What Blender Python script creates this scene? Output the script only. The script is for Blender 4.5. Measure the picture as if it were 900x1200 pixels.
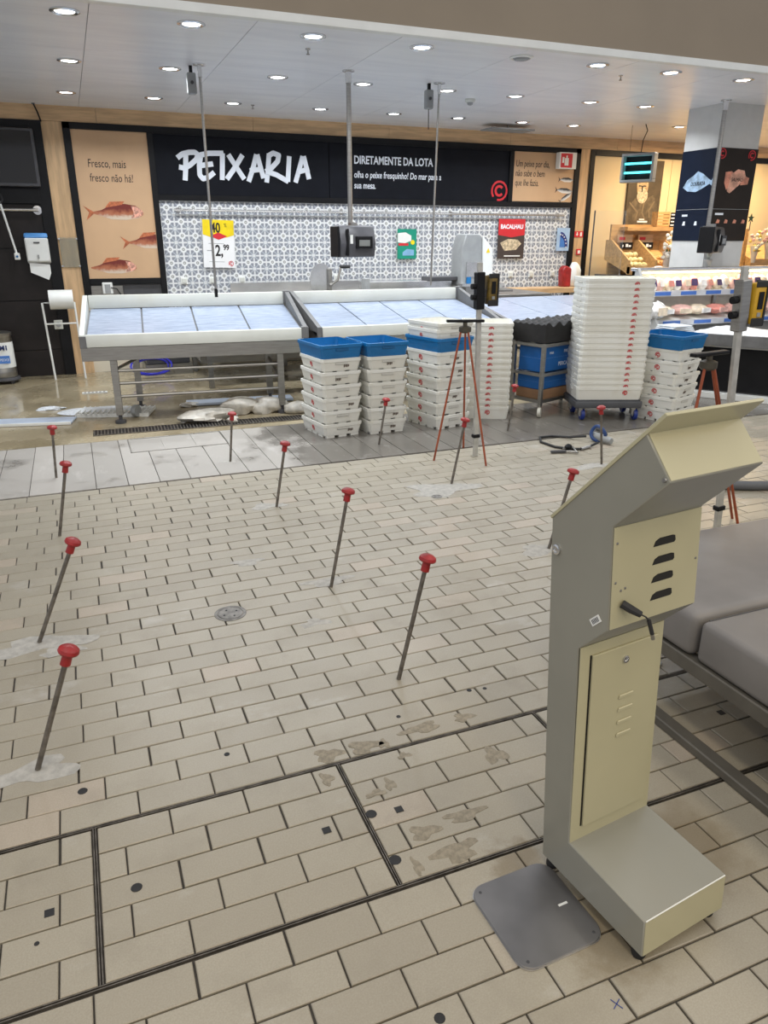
import bpy, bmesh, math, random
from mathutils import Vector, Matrix
PI = math.pi
rnd = random.Random(11)
for o in list(bpy.data.objects): bpy.data.objects.remove(o)
SC = bpy.context.scene
COL = SC.collection

# ------------------------------------------------------------------ camera
CAM_H, F_PX = 1.5, 863.0
p_, y_, r_ = math.radians(20.57), math.radians(22.1), math.radians(0.13)
fw = Vector((math.sin(y_)*math.cos(p_), math.cos(y_)*math.cos(p_), -math.sin(p_)))
ri0 = Vector((math.cos(y_), -math.sin(y_), 0)); up0 = ri0.cross(fw)
ri = ri0*math.cos(r_) + up0*math.sin(r_); up = up0*math.cos(r_) - ri0*math.sin(r_)
cd = bpy.data.cameras.new('camera'); cam = bpy.data.objects.new('camera', cd); COL.objects.link(cam)
cd.sensor_width = 36; cd.sensor_fit = 'AUTO'; cd.lens = F_PX/1200*36; cd.clip_end = 60; cd.clip_start = .02
cam.matrix_world = Matrix(((ri.x, up.x, -fw.x, 0), (ri.y, up.y, -fw.y, 0), (ri.z, up.z, -fw.z, CAM_H), (0, 0, 0, 1)))
SC.camera = cam
# ------------------------------------------------------------------ world, hall lights, exposure
w = bpy.data.worlds.new('world'); SC.world = w; w.use_nodes = True
w.node_tree.nodes['Background'].inputs[0].default_value = (.86, .9, 1, 1)
w.node_tree.nodes['Background'].inputs[1].default_value = .66
SC.view_settings.view_transform = 'Standard'; SC.view_settings.look = 'None'
SC.view_settings.exposure = 0.0; SC.view_settings.gamma = 1; SC.view_settings.use_curve_mapping = False

def area(name, loc, size, power, col, aim=None, shape='RECTANGLE', sy=None, spread=PI, parent=None):
    l = bpy.data.lights.new(name, 'AREA'); l.shape = shape; l.size = size
    if sy: l.size_y = sy
    l.energy = power; l.color = col; l.spread = spread
    o = bpy.data.objects.new(name, l); COL.objects.link(o); o.location = loc
    if aim: o.rotation_euler = (Vector(aim)-Vector(loc)).to_track_quat('-Z', 'Y').to_euler()
    if parent: o.parent = parent
    return o
# strip lamps of the sales hall, above and behind the viewer
for hx in (-2.5, 0.2, 3.2, 6.2):
    area('hall_lamp', (hx, 1.6, 4.3), .5, 24, (1, .95, .85), sy=3.6)
    area('hall_lamp', (hx, -2.6, 4.3), .5, 60, (1, .8, .48), sy=3.6)
area('alcove_lamp', (7.9, 8.3, 2.68), .5, 46, (1, .72, .4), sy=.3)
area('alcove_lamp', (9.4, 8.3, 2.68), .5, 52, (1, .72, .4), sy=.3)

# ------------------------------------------------------------------ material helpers
MATS = {}
def nodes_of(name):
    m = bpy.data.materials.new(name); m.use_nodes = True
    nt = m.node_tree; return m, nt, nt.nodes['Principled BSDF']
class NT:
    def __init__(s, nt): s.nt = nt
    def n(s, t, **kw):
        nd = s.nt.nodes.new(t)
        for k, v in kw.items():
            if k.startswith('i_'): nd.inputs[int(k[2:])].default_value = v
            else: setattr(nd, k, v)
        return nd
    def l(s, a, b): s.nt.links.new(a, b)
    def math(s, op, a, b=None, c=None):
        nd = s.n('ShaderNodeMath', operation=op)
        for i, v in enumerate((a, b, c)):
            if v is None: continue
            if isinstance(v, (int, float)): nd.inputs[i].default_value = v
            else: s.l(v, nd.inputs[i])
        return nd.outputs[0]
    def mix(s, f, a, b, blend='MIX'):
        nd = s.n('ShaderNodeMix', data_type='RGBA', blend_type=blend)
        for i, v in ((0, f), (6, a), (7, b)):
            if isinstance(v, (int, float)): nd.inputs[i].default_value = v
            elif isinstance(v, (tuple, list)): nd.inputs[i].default_value = tuple(v)+((1,) if len(v) == 3 else ())
            else: s.l(v, nd.inputs[i])
        return nd.outputs[2]
    def ramp(s, f, a, b, smooth=True):
        nd = s.n('ShaderNodeMapRange', interpolation_type='SMOOTHSTEP' if smooth else 'LINEAR', clamp=True)
        nd.inputs[1].default_value = a; nd.inputs[2].default_value = b; s.l(f, nd.inputs[0]); return nd.outputs[0]
    def noise(s, vec, scale, detail=3, rough=.55):
        nd = s.n('ShaderNodeTexNoise'); nd.inputs['Scale'].default_value = scale
        nd.inputs['Detail'].default_value = detail; nd.inputs['Roughness'].default_value = rough
        if vec is not None: s.l(vec, nd.inputs['Vector'])
        return nd.outputs[0]
    def mapping(s, vec, scale=(1, 1, 1), loc=(0, 0, 0)):
        nd = s.n('ShaderNodeMapping'); nd.inputs['Scale'].default_value = scale; nd.inputs['Location'].default_value = loc
        s.l(vec, nd.inputs['Vector']); return nd.outputs[0]
    def pos(s): return s.n('ShaderNodeNewGeometry').outputs['Position']
    def obj(s): return s.n('ShaderNodeTexCoord').outputs['Object']
    def bump(s, h, bsdf, st=.2, d=.01):
        b = s.n('ShaderNodeBump'); b.inputs['Strength'].default_value = st; b.inputs['Distance'].default_value = d
        s.l(h, b.inputs['Height']); s.l(b.outputs[0], bsdf.inputs['Normal'])

def mat(name, col, rough=.5, metal=0., var=.08, scale=9, bump=0., stretch=(1, 1, 1), emit=0., trans=0., dirt=None, rvar=0., coat=0., objrnd=0., spec=.5):
    if name in MATS: return MATS[name]
    m, nt, b = nodes_of(name); T = NT(nt)
    b.inputs['Roughness'].default_value = rough; b.inputs['Metallic'].default_value = metal; b.inputs['Specular IOR Level'].default_value = spec
    v = T.mapping(T.obj(), stretch)
    f = T.noise(v, scale)
    dk = tuple(max(0, c*(1-var)) for c in col); lt = tuple(min(1, c*(1+var)) for c in col)
    c = T.mix(T.ramp(f, .3, .7), dk, lt)
    if dirt:
        f2 = T.noise(v, scale*.35, 5, .65)
        c = T.mix(T.math('MULTIPLY', T.ramp(f2, .52, .75), dirt[1]), c, dirt[0])
    if objrnd:
        oi = T.n('ShaderNodeObjectInfo').outputs['Random']
        c = T.mix(1.0, c, T.mix(oi, (1-objrnd,)*3, (1, 1, 1)), 'MULTIPLY')
    T.l(c, b.inputs['Base Color'])
    if rvar: T.l(T.math('ADD', T.math('MULTIPLY', T.noise(v, scale*.5, 4), rvar), rough-rvar*.5), b.inputs['Roughness'])
    if bump: T.bump(T.noise(v, scale*4, 4), b, bump, .004)
    if emit:
        b.inputs['Emission Color'].default_value = tuple(col)+(1,); b.inputs['Emission Strength'].default_value = emit
    if trans: b.inputs['Transmission Weight'].default_value = trans; b.inputs['IOR'].default_value = 1.3
    if coat: b.inputs['Coat Weight'].default_value = coat
    MATS[name] = m; return m

# ------------------------------------------------------------------ mesh helpers
class MB:
    def __init__(s): s.v = []; s.f = []
    def add(s, vs, fs):
        k = len(s.v); s.v += [tuple(v) for v in vs]; s.f += [tuple(i+k for i in f) for f in fs]; return s
    def box(s, x0, x1, y0, y1, z0, z1, M=None):
        vs = [Vector(p) for p in ((x0,y0,z0),(x1,y0,z0),(x1,y1,z0),(x0,y1,z0),(x0,y0,z1),(x1,y0,z1),(x1,y1,z1),(x0,y1,z1))]
        if M: vs = [M @ v for v in vs]
        return s.add(vs, [(0,3,2,1),(4,5,6,7),(0,1,5,4),(1,2,6,5),(2,3,7,6),(3,0,4,7)])
    def prism(s, poly, a, b, axes='yzx', M=None):
        # poly in the first two axes, extruded a..b along the third
        ix = ['xyz'.index(c) for c in axes]; vs = []
        area2 = sum(poly[i][0]*poly[(i+1) % len(poly)][1]-poly[(i+1) % len(poly)][0]*poly[i][1] for i in range(len(poly)))
        if area2 < 0: poly = poly[::-1]
        for e in (a, b):
            for q in poly:
                p = [0, 0, 0]; p[ix[0]] = q[0]; p[ix[1]] = q[1]; p[ix[2]] = e; vs.append(Vector(p))
        if M: vs = [M @ v for v in vs]
        n = len(poly); fs = [tuple(range(n))[::-1], tuple(range(n, 2*n))]+[(i, (i+1) % n, n+(i+1) % n, n+i) for i in range(n)]
        if axes in ('xzy', 'yxz', 'zyx'): fs = [f[::-1] for f in fs]
        return s.add(vs, fs)
    def tube(s, path, r, n=10, closed=False, radii=None):
        P = [Vector(p) for p in path]; rings = []
        prev = None
        for i, p in enumerate(P):
            if closed: t = P[(i+1) % len(P)]-P[i-1]
            else: t = P[min(i+1, len(P)-1)]-P[max(i-1, 0)]
            t.normalize()
            if prev is None:
                u = t.orthogonal().normalized()
            else:
                u = (prev-t*prev.dot(t)); u = u.normalized() if u.length > 1e-6 else t.orthogonal().normalized()
            prev = u; q = t.cross(u); rr = radii[i] if radii else r
            rings.append([p+(u*math.cos(a)+q*math.sin(a))*rr for a in [2*PI*k/n for k in range(n)]])
        vs = [v for R in rings for v in R]; fs = []
        m = len(P)
        for i in range(m if closed else m-1):
            j = (i+1) % m
            for k in range(n): fs.append((i*n+k, i*n+(k+1) % n, j*n+(k+1) % n, j*n+k))
        if not closed: fs += [tuple(range(n))[::-1], tuple((m-1)*n+k for k in range(n))]
        return s.add(vs, fs)
    def lathe(s, prof, n=20, M=None, cap=True):
        vs = []; fs = []
        for r, z in prof:
            for k in range(n): vs.append(Vector((r*math.cos(2*PI*k/n), r*math.sin(2*PI*k/n), z)))
        for i in range(len(prof)-1):
            for k in range(n): fs.append((i*n+k, i*n+(k+1) % n, (i+1)*n+(k+1) % n, (i+1)*n+k))
        if cap: fs += [tuple(range(n))[::-1], tuple((len(prof)-1)*n+k for k in range(n))]
        if M: vs = [M @ v for v in vs]
        return s.add(vs, fs)
    def blob(s, c, r, seed=0, amp=.25, nu=14, nv=9, flat=None):
        R = random.Random(seed); ph = [(R.uniform(0, 6), R.uniform(1, 3.4), R.uniform(1, 3.4)) for _ in range(4)]
        vs = []; fs = []
        for j in range(nv+1):
            th = PI*j/nv
            for i in range(nu):
                a = 2*PI*i/nu; d = 1+amp*sum(math.sin(f1*math.cos(a)*math.sin(th)*2+f2*math.cos(th)*2+p+math.sin(a)*f2) for p, f1, f2 in ph)/3
                z = c[2]+r[2]*d*math.cos(th)
                if flat is not None: z = max(z, flat)
                vs.append((c[0]+r[0]*d*math.sin(th)*math.cos(a), c[1]+r[1]*d*math.sin(th)*math.sin(a), z))
        for j in range(nv):
            for i in range(nu): fs.append((j*nu+i, (j+1)*nu+i, (j+1)*nu+(i+1) % nu, j*nu+(i+1) % nu))
        return s.add(vs, fs)
    def ribbon(s, pts, wd, y0, y1, n=8, M=None):
        # brush stroke in the xz plane, given thickness along y
        q_ = 0; st_ = (y1-y0)*.03
        for a, b in zip(pts, pts[1:]):
            q_ += 1; y0 -= st_
            dx, dz = b[0]-a[0], b[1]-a[1]; L = math.hypot(dx, dz) or 1e-6; nx, nz = -dz/L*wd/2, dx/L*wd/2
            s.prism([(a[0]+nx, a[1]+nz), (a[0]-nx, a[1]-nz), (b[0]-nx, b[1]-nz), (b[0]+nx, b[1]+nz)], y0, y1, 'xzy', M)
        for p in pts[1:-1]:
            y0 -= st_
            s.prism([(p[0]+wd/2*math.cos(2*PI*k/n), p[1]+wd/2*math.sin(2*PI*k/n)) for k in range(n)], y0, y1, 'xzy', M)
        return s
    def mesh(s, name, bevel=0., smooth=35, seg=1):
        me = bpy.data.meshes.new(name)
        me.from_pydata(s.v, [], s.f)
        bm = bmesh.new(); bm.from_mesh(me)
        bmesh.ops.recalc_face_normals(bm, faces=bm.faces)
        if bevel:
            ed = [e for e in bm.edges if len(e.link_faces) == 2 and e.calc_face_angle(0) > .5]
            bmesh.ops.bevel(bm, geom=ed, offset=bevel, segments=seg, affect='EDGES', profile=.5)
        bm.to_mesh(me); bm.free()
        if smooth:
            for p in me.polygons: p.use_smooth = True
            me.set_sharp_from_angle(angle=math.radians(smooth))
        return me

def link(name, me, m, parent=None, loc=None, rot=None, label=None, kind=None):
    o = bpy.data.objects.new(name, me); COL.objects.link(o)
    if m and me and not me.materials: me.materials.append(m)
    if parent: o.parent = parent
    if loc is not None: o.location = loc
    if rot is not None: o.rotation_euler = rot
    if label: o['label'] = label
    if kind: o['kind'] = kind
    return o
def part(name, mb, m, parent, bevel=0., smooth=35, label=None, loc=None, rot=None, kind=None, seg=1):
    return link(name, mb.mesh(name, bevel, smooth, seg), m, parent, loc, rot, label, kind)
def thing(name, label, cat, loc=(0, 0, 0), rotz=0., group=None, rot=None):
    o = bpy.data.objects.new(name, None); COL.objects.link(o); o.location = loc
    o.rotation_euler = rot if rot else (0, 0, rotz); o.empty_display_size = .1
    return tag(o, label, cat, group)
def tag(o, label, cat, group=None):
    o['label'] = label; o['category'] = cat
    if group: o['group'] = group
    return o
def struct(name, mb, m, bevel=0., label=None):
    o = part(name, mb, m, None, bevel, label=label); o['kind'] = 'structure'; return o
TXT = {}
def text(name, body, size, m, parent, loc, rot=(PI/2, 0, 0), ext=.001, sx=1., shear=0., bold=0., align='LEFT', label=None):
    key = (body, size, ext, shear, bold, align, sx)
    if key not in TXT:
        c = bpy.data.curves.new('t', 'FONT'); c.body = body; c.size = size; c.extrude = ext; c.shear = shear; c.offset = bold
        c.align_x = align; c.resolution_u = 3
        o = bpy.data.objects.new('t', c); COL.objects.link(o)
        me = o.to_mesh().copy(); o.to_mesh_clear(); bpy.data.objects.remove(o); me.name = name
        for v in me.vertices: v.co.x *= sx
        TXT[key] = me.copy()
    me = TXT[key].copy()
    return link(name, me, m, parent, loc, rot, label)
ORD = ['lowest', 'second from the bottom', 'third from the bottom', 'fourth from the bottom', 'fifth from the bottom', 'sixth from the bottom',
       'seventh from the bottom', 'eighth from the bottom', 'ninth from the bottom', 'tenth from the bottom', 'eleventh from the bottom',
       'twelfth from the bottom', 'thirteenth from the bottom', 'fourteenth from the bottom', 'fifteenth from the bottom', 'sixteenth from the bottom',
       'seventeenth from the bottom', 'eighteenth from the bottom', 'nineteenth from the bottom']

# ------------------------------------------------------------------ materials
M_white = mat('white_plastic', (.78, .79, .76), .38, var=.04, scale=5)
M_board = mat('white_board', (.62, .63, .58), .35, var=.04, scale=4, dirt=((.62, .58, .45), .35))
M_steel = mat('brushed_steel', (.36, .35, .33), .35, .95, var=.1, scale=6, stretch=(1, 1, 12), rvar=.15)
M_steel_b = mat('bright_steel', (.66, .66, .66), .25, .95, var=.06, scale=8)
M_rod = mat('rebar_steel', (.2, .18, .155), .5, .8, var=.3, scale=30)
M_black = mat('black_paint', (.009, .009, .01), .42, var=.15, spec=.2)
M_rubber = mat('black_rubber', (.018, .018, .019), .65, var=.2)
M_red = mat('red_plastic', (.33, .018, .018), .38, var=.2, scale=25)
M_blue = mat('blue_plastic', (.006, .135, .35), .38, var=.1, scale=6)
M_oak = mat('oak_veneer', (.56, .37, .2), .5, var=.16, scale=5, stretch=(6, 6, .6))
M_oak_h = mat('oak_veneer_long', (.56, .37, .2), .5, var=.16, scale=5, stretch=(.6, 6, 6))
M_kraft = mat('kraft_print', (.56, .36, .205), .6, var=.05, scale=2)
M_signblack = mat('sign_black', (.008, .009, .013), .5, var=.1, spec=.12)
M_ink = mat('ink_black', (.01, .008, .008), .6, var=.05)
M_letter = mat('sign_letter', (.8, .84, .9), .45, var=.02)
M_redprint = mat('red_print', (.6, .02, .03), .5, var=.05)
M_grey = mat('grey_plastic', (.3, .31, .31), .5, var=.08)
M_dkgrey = mat('dark_grey_plastic', (.06, .06, .065), .42, var=.1)
M_yellow = mat('yellow_plastic', (.62, .36, .02), .45, var=.12)

# ------------------------------------------------------------------ floor
def floor_tile_mat():
    m, nt, b = nodes_of('floor_tile_glaze'); T = NT(nt); P = T.pos()
    isl = T.n('ShaderNodeNewGeometry').outputs['Random Per Island']; oi = T.n('ShaderNodeObjectInfo').outputs['Random']
    r = T.math('FRACT', T.math('ADD', isl, oi))
    c = T.mix(r, (.35, .316, .25), (.405, .37, .296))
    c = T.mix(T.math('MULTIPLY', T.ramp(r, .9, .97), .4), c, (.5, .4, .32))
    fine = T.noise(P, 260, 2); c = T.mix(T.ramp(fine, .3, .75), T.mix(.25, c, (.2, .17, .12)), c)
    mid = T.noise(P, 5, 5, .65); c = T.mix(T.math('MULTIPLY', T.ramp(mid, .48, .72), .32), c, (.25, .22, .17))
    # cement dust scuffs, older dirt
    vo = T.noise(T.mapping(P, (1, 1.6, 1)), 1.7, 6, .7); c = T.mix(T.math('MULTIPLY', T.ramp(vo, .57, .72), .5), c, (.5, .485, .45))
    # brown damp stains around the steel plate
    for sx_, sy_, rr in ((.94, .95, .15), (.86, 1.21, .1), (1.3, 1.1, .22)):
        vd = T.n('ShaderNodeVectorMath', operation='DISTANCE'); T.l(P, vd.inputs[0]); vd.inputs[1].default_value = (sx_, sy_, 0)
        dn = T.math('ADD', vd.outputs['Value'], T.math('MULTIPLY', T.math('SUBTRACT', T.noise(P, 14, 5, .65), .5), .22))
        c = T.mix(T.math('MULTIPLY', T.ramp(dn, rr, rr*.25), .55), c, (.16, .115, .055))
    T.l(c, b.inputs['Base Color'])
    b.inputs['Specular IOR Level'].default_value = .55
    T.l(T.math('ADD', T.math('MULTIPLY', mid, .25), .24), b.inputs['Roughness'])
    T.bump(fine, b, .08, .002); return m
M_tile = floor_tile_mat()
M_grout = mat('grout', (.06, .053, .045), .8, var=.3, scale=20)
def slab_mat():
    m, nt, b = nodes_of('stone_slab'); T = NT(nt); P = T.pos()
    oi = T.n('ShaderNodeObjectInfo').outputs['Random']
    c = T.mix(oi, (.33, .31, .28), (.41, .385, .35))
    n1 = T.noise(P, 2.2, 6, .65)
    sx = T.n('ShaderNodeSeparateXYZ'); T.l(P, sx.inputs[0])
    n1 = T.math('ADD', n1, T.math('SUBTRACT', T.math('MULTIPLY', T.ramp(sx.outputs[0], .9, 1.9), .36), .04))
    c = T.mix(T.math('MULTIPLY', T.ramp(n1, .48, .72), .8), c, (.12, .11, .095))
    n2 = T.noise(T.mapping(P, (2, .7, 1)), 2.6, 5, .7); c = T.mix(T.math('MULTIPLY', T.ramp(n2, .55, .7), .35), c, (.55, .53, .5))
    T.l(c, b.inputs['Base Color']); T.l(T.math('SUBTRACT', .62, T.math('MULTIPLY', T.ramp(n1, .45, .65), .4)), b.inputs['Roughness'])
    T.bump(T.noise(P, 60, 3), b, .08, .003); return m
M_slab = slab_mat()
def wet_mat():
    m, nt, b = nodes_of('wet_resin_floor'); T = NT(nt); P = T.pos()
    n1 = T.noise(P, 1.3, 6, .6); c = T.mix(T.ramp(n1, .35, .65), (.27, .22, .135), (.42, .355, .235))
    n2 = T.noise(P, 40, 3); c = T.mix(T.math('MULTIPLY', T.ramp(n2, .4, .7), .25), c, (.12, .1, .07))
    T.l(c, b.inputs['Base Color']); T.l(T.math('ADD', T.math('MULTIPLY', T.ramp(T.noise(P, 2.1, 4), .4, .62), .3), .06), b.inputs['Roughness'])
    T.bump(T.noise(P, 5, 3), b, .06, .01); return m
M_wet = wet_mat()

YB0, YB1, YT, YS = 1.256, 1.744, 4.765, 5.96     # cover band, tile / slab / wet limits
floor = struct('floor', MB().box(-4, 12, -3.5, YS, -.08, -.007), M_grout, label='dark grout bed of the tiled shop floor')
wet = struct('floor_wet', MB().box(-4, 12, YS+.004, 9.4, -.08, -.001), M_wet, label='wet brown resin floor around the fish counter')
TW, TD, GAP = .2062, .0965, .0042
tmesh = {}
def tile_mesh(wd, dp, g=GAP, ch=.0022):
    k = (round(wd, 4), round(dp, 4))
    if k not in tmesh:
        a, b = wd/2-g/2, dp/2-g/2; mb = MB()
        vs = [(-a,-b,-.009),(a,-b,-.009),(a,b,-.009),(-a,b,-.009),(-a,-b,-ch),(a,-b,-ch),(a,b,-ch),(-a,b,-ch),(-a+ch,-b+ch,0),(a-ch,-b+ch,0),(a-ch,b-ch,0),(-a+ch,b-ch,0)]
        mb.add(vs, [(8,9,10,11)]+[(i,(i+1)%4,4+(i+1)%4,4+i) for i in range(4)]+[(4+i,4+(i+1)%4,8+(i+1)%4,8+i) for i in range(4)])
        me = bpy.data.meshes.new('tile'); me.from_pydata(mb.v, [], mb.f); me.materials.append(M_tile); tmesh[k] = (me, mb)
    return tmesh[k]
specs = []
def row(yc, dp, x0, x1, off):
    x = x0
    first = off
    while x < x1-.012:
        wd = first if first else TW; first = None
        if x+wd > x1-.02: wd = x1-x
        specs.append((x+wd/2, yc, wd, dp)); x += wd
# rows in front of the cover band
y = YB0-.008; i = 0
while y > -.6:
    row(y-.0945/2, .0945, -.153-TW*12+(.097 if i % 2 else 0)+rnd.uniform(-.006, .006), 3.6, None); y -= .0945; i += 1
# rows of the covers
fx = [-.136+.693*k for k in range(-2, 7)]
for k in range(len(fx)-1):
    for j in range(5):
        row(YB1-.006-TD*.987*(j+.5), TD*.987, fx[k]+.006, fx[k+1]-.006, .068 if j % 2 else .19)
# rows beyond, half bond drifting irregularly
y = YB1+.008; i = 0
while y < YT-.03:
    dp = min(TD, YT-y)
    row(y+dp/2, dp, -.42-TW*6+(TW/2 if i % 2 else 0)+.07*math.sin(i*.31)+rnd.uniform(-.012, .012), 7.2, None); y += TD; i += 1
def inview(x, y):
    d = Vector((x, y, -CAM_H)); z = d.dot(fw); 
    if z < .2: return None
    u, v = 450+F_PX*d.dot(ri)/z, 600-F_PX*d.dot(up)/z
    return z if -30 < u < 930 and -30 < v < 1240 else None
vis = []; rest = []
for sp in specs:
    z = inview(sp[0], sp[1])
    (vis if z else rest).append((z or 99, sp))
vis.sort(key=lambda a: a[0]/math.sqrt(a[1][2]))
def tilt(): return (rnd.uniform(-.004, .004), rnd.uniform(-.003, .003), rnd.uniform(-.004, .004))
for z, (x, y, wd, dp) in vis[:300]:
    o = link('tile', tile_mesh(wd, dp)[0], None, floor, (x, y, rnd.uniform(-.0008, .0008)), tilt())
    if rnd.random() < .12: o.scale = (.982, .985, 1)
mb = MB()
for z, (x, y, wd, dp) in vis[300:]+rest:
    t = tile_mesh(wd, dp)[1]; dz = rnd.uniform(-.001, .001); a = rnd.uniform(-.006, .006); ca, sa = math.cos(a), math.sin(a)
    if rnd.random() < .14: ca *= .978
    mb.add([(x+v[0]*ca-v[1]*sa, y+v[0]*sa+v[1]*ca, v[2]+dz) for v in t.v], t.f)
me = bpy.data.meshes.new('tile_field'); me.from_pydata(mb.v, [], mb.f)
link('tile_field', me, M_tile, floor, kind='stuff', label='beige rectangular floor tiles farther off')
# steel frames of the cover pits
for yy in (YB0, YB1):
    for d in (-.004, .002):
        part('cover_frame', MB().box(-1.6, 4.1, yy+d, yy+d+.002, -.006, .0006), M_rod, floor, label='thin steel edge of floor cover')
for x in fx:
    for d in (-.004, .002):
        part('cover_frame', MB().box(x+d, x+d+.002, YB0+.005, YB1-.005, -.006, .0008), M_rod, floor, label='thin steel edge of floor cover')
# small lifting sockets and plugs in the covers
def socket(x, y, s=.011):
    part('lifting_socket', MB().box(x-s, x+s, y-s, y+s, 0, .0012), M_rubber, floor, label='dark square lifting socket')
for x, y in ((-.243, 1.497), (.444, 1.499), (.655, 1.497), (1.836, 1.503), (2.022, 1.508)): socket(x, y)
for x, y, r in ((-.046, 1.496, .014), (.577, 1.51, .016), (.576, 1.337, .017), (-.268, 1.42, .006), (-.162, 1.904, .014), (.254, 1.91, .009), (1.111, 1.934, .009), (1.167, 1.923, .008), (.82, 1.887, .008), (.502, .927, .012)):
    part('plug', MB().lathe([(r, 0), (r*.9, .0014)], 12), M_rubber, floor, loc=(x, y, 0), label='dark round plug in a tile')
# mortar patches stuck on tiles
M_patch = mat('mortar_patch', (.27, .235, .175), .75, var=.2, scale=60, bump=.2)
def patch(x, y, rx, ry, seed, m=None, label='worn mortar patch on tile', a=0):
    R = random.Random(seed); n = 22; ph = R.uniform(0, 6); poly = []
    for k in range(n):
        t = 2*PI*k/n; d = 1+.28*math.sin(3*t+ph)+.15*math.sin(5*t+2*ph)+R.uniform(-.1, .1)
        poly.append((rx*d*math.cos(t), ry*d*math.sin(t)))
    part('patch', MB().prism(poly, .0001, .0010, 'xyz'), m or M_patch, floor, loc=(x, y, 0), rot=(0, 0, a), label=label)
for q, a in enumerate(((.544, 1.789, .042, .03), (.66, 1.786, .05, .028), (.722, 1.776, .016, .02), (.864, 1.803, .065, .022), (1.02, 1.804, .035, .02), (.506, 1.689, .018, .027), (.76, 1.7, .022, .012), (.62, 1.58, .03, .012), (.67, 1.6, .016, .024),
        (1.02, 1.597, .036, .034), (.685, 1.395, .04, .024), (.816, 1.41, .055, .02), (.735, 1.303, .06, .03), (.62, 1.297, .012, .028))):
    patch(*a, q+3)
M_cement = mat('cement_smear', (.4, .385, .35), .8, var=.14, scale=30, bump=.2)
for q, a in enumerate(((-.3, 2.83, .2, .06), (-.22, 2.75, .08, .03), (-.3, 2.04, .14, .05), (.92, 2.95, .11, .04), (.9, 4.05, .1, .05), (2.0, 3.95, .22, .12), (.87, 5.05, .05, .03), (2.06, 2.9, .14, .06), (3.2, 4.0, .2, .05), (.62, 3.3, .07, .04), (.75, 2.6, .06, .03))):
    patch(*a, q+40, M_cement, 'grey cement smear around a stake')
m_ = MB(); M45 = Matrix.Rotation(.5, 4, 'Z'); m_.box(-.014, .014, -.0008, .0008, 0, .0006, M45); M46 = Matrix.Rotation(2.0, 4, 'Z'); m_.box(-.014, .014, -.0008, .0008, 0, .0006, M46)
part('pen_cross', m_, mat('blue_pen', (.02, .05, .25), .6), floor, loc=(.857, .815, .0012), label='small blue pen cross on a tile')
# round floor drains
def drain(x, y, r, label):
    t = tag(thing('floor_drain', label, 'drain', (x, y, 0)), label, 'drain')
    part('ring', MB().lathe([(r, -.002), (r, .002), (r*.86, .003), (r*.8, .0015), (r*.78, -.002)], 28), MATS.get('dull_iron') or mat('dull_iron', (.2, .19, .175), .5, .4, var=.3, scale=30), t)
    part('lid', MB().lathe([(r*.78, -.002), (r*.76, .0022), (r*.2, .003), (.001, .003)], 28, cap=False), mat('dull_iron', (.2, .19, .175), .5, .4, var=.3, scale=30), t)
    for k in range(4): part('hole', MB().lathe([(r*.07, 0), (r*.06, .0012)], 8), M_black, t, loc=(r*.45*math.cos(k*PI/2+.4), r*.45*math.sin(k*PI/2+.4), .0026))
drain(.44, 2.81, .067, 'round steel floor drain lid among tiles in the middle')
drain(1.905, 3.83, .034, 'small dark round floor drain near the laser tripod')
# big stone slabs beyond the tiles
for r0, (ya, yb) in enumerate(((YT+.002, YS),)):
    for k in range(-8, 43):
        x = -.415+.195*k
        mbk = MB().box(-.0955, .0955, -(yb-ya)/2+.003, (yb-ya)/2-.003, -.02, 0)
        link('slab', mbk.mesh('slab', .0015, 0), M_slab, floor, (x+.0975, (ya+yb)/2, rnd.uniform(-.001, .001)))
t = thing('floor_hatch', 'flat tiled floor hatch with thin steel frame before the drain grate', 'hatch', (.6, 5.73, 0))
for a in ((-.36, .36, -.2, -.194), (-.36, .36, .194, .2), (-.36, -.354, -.2, .2), (.354, .36, -.2, .2)): part('frame', MB().box(*a, 0, .0035), M_steel, t)
for k in range(3): part('panel', MB().box(-.35+k*.235, -.35+k*.235+.228, -.19, .19, 0, .003), M_slab, t)

# ------------------------------------------------------------------ ceiling
def ceil_mat():
    m, nt, b = nodes_of('ceiling_panel'); T = NT(nt); P = T.pos()
    n = T.noise(T.mapping(P, (.5, 3, 1)), 2.4, 4); c = T.mix(T.ramp(n, .3, .7), (.78, .79, .82), (.86, .87, .89))
    T.l(c, b.inputs['Base Color']); b.inputs['Roughness'].default_value = .32; return m
M_ceil = ceil_mat()
ceil = struct('ceiling', MB().box(-4, 12, 5.27, 9.6, 2.765, 2.95), mat('ceiling_void', (.2, .2, .2), .8), label='ceiling void above the pale metal panels')
xs = [-3.64+.985*k for k in range(17)]; ys = [5.22, 6.507, 7.79, 9.07, 9.3]
for i in range(len(xs)-1):
    for j in range(len(ys)-1):
        me = MB().box(xs[i]+.002, xs[i+1]-.002, ys[j]+.002, ys[j+1]-.002, 2.75, 2.763).mesh('ceiling_panel', 0, 0)
        link('ceiling_panel', me, M_ceil, ceil)
fascia = struct('wall_fascia', MB().box(-4, 12, 5.18, 5.26, 2.765, 4.6), mat('taupe_paint', (.29, .235, .17), .7, var=.03, scale=2), label='plain taupe bulkhead above the white ceiling edge')
struct('trim_1', MB().box(-4, 12, 5.155, 5.22, 2.735, 2.785), M_white, .003, label='white edge strip along the bulkhead')

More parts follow.
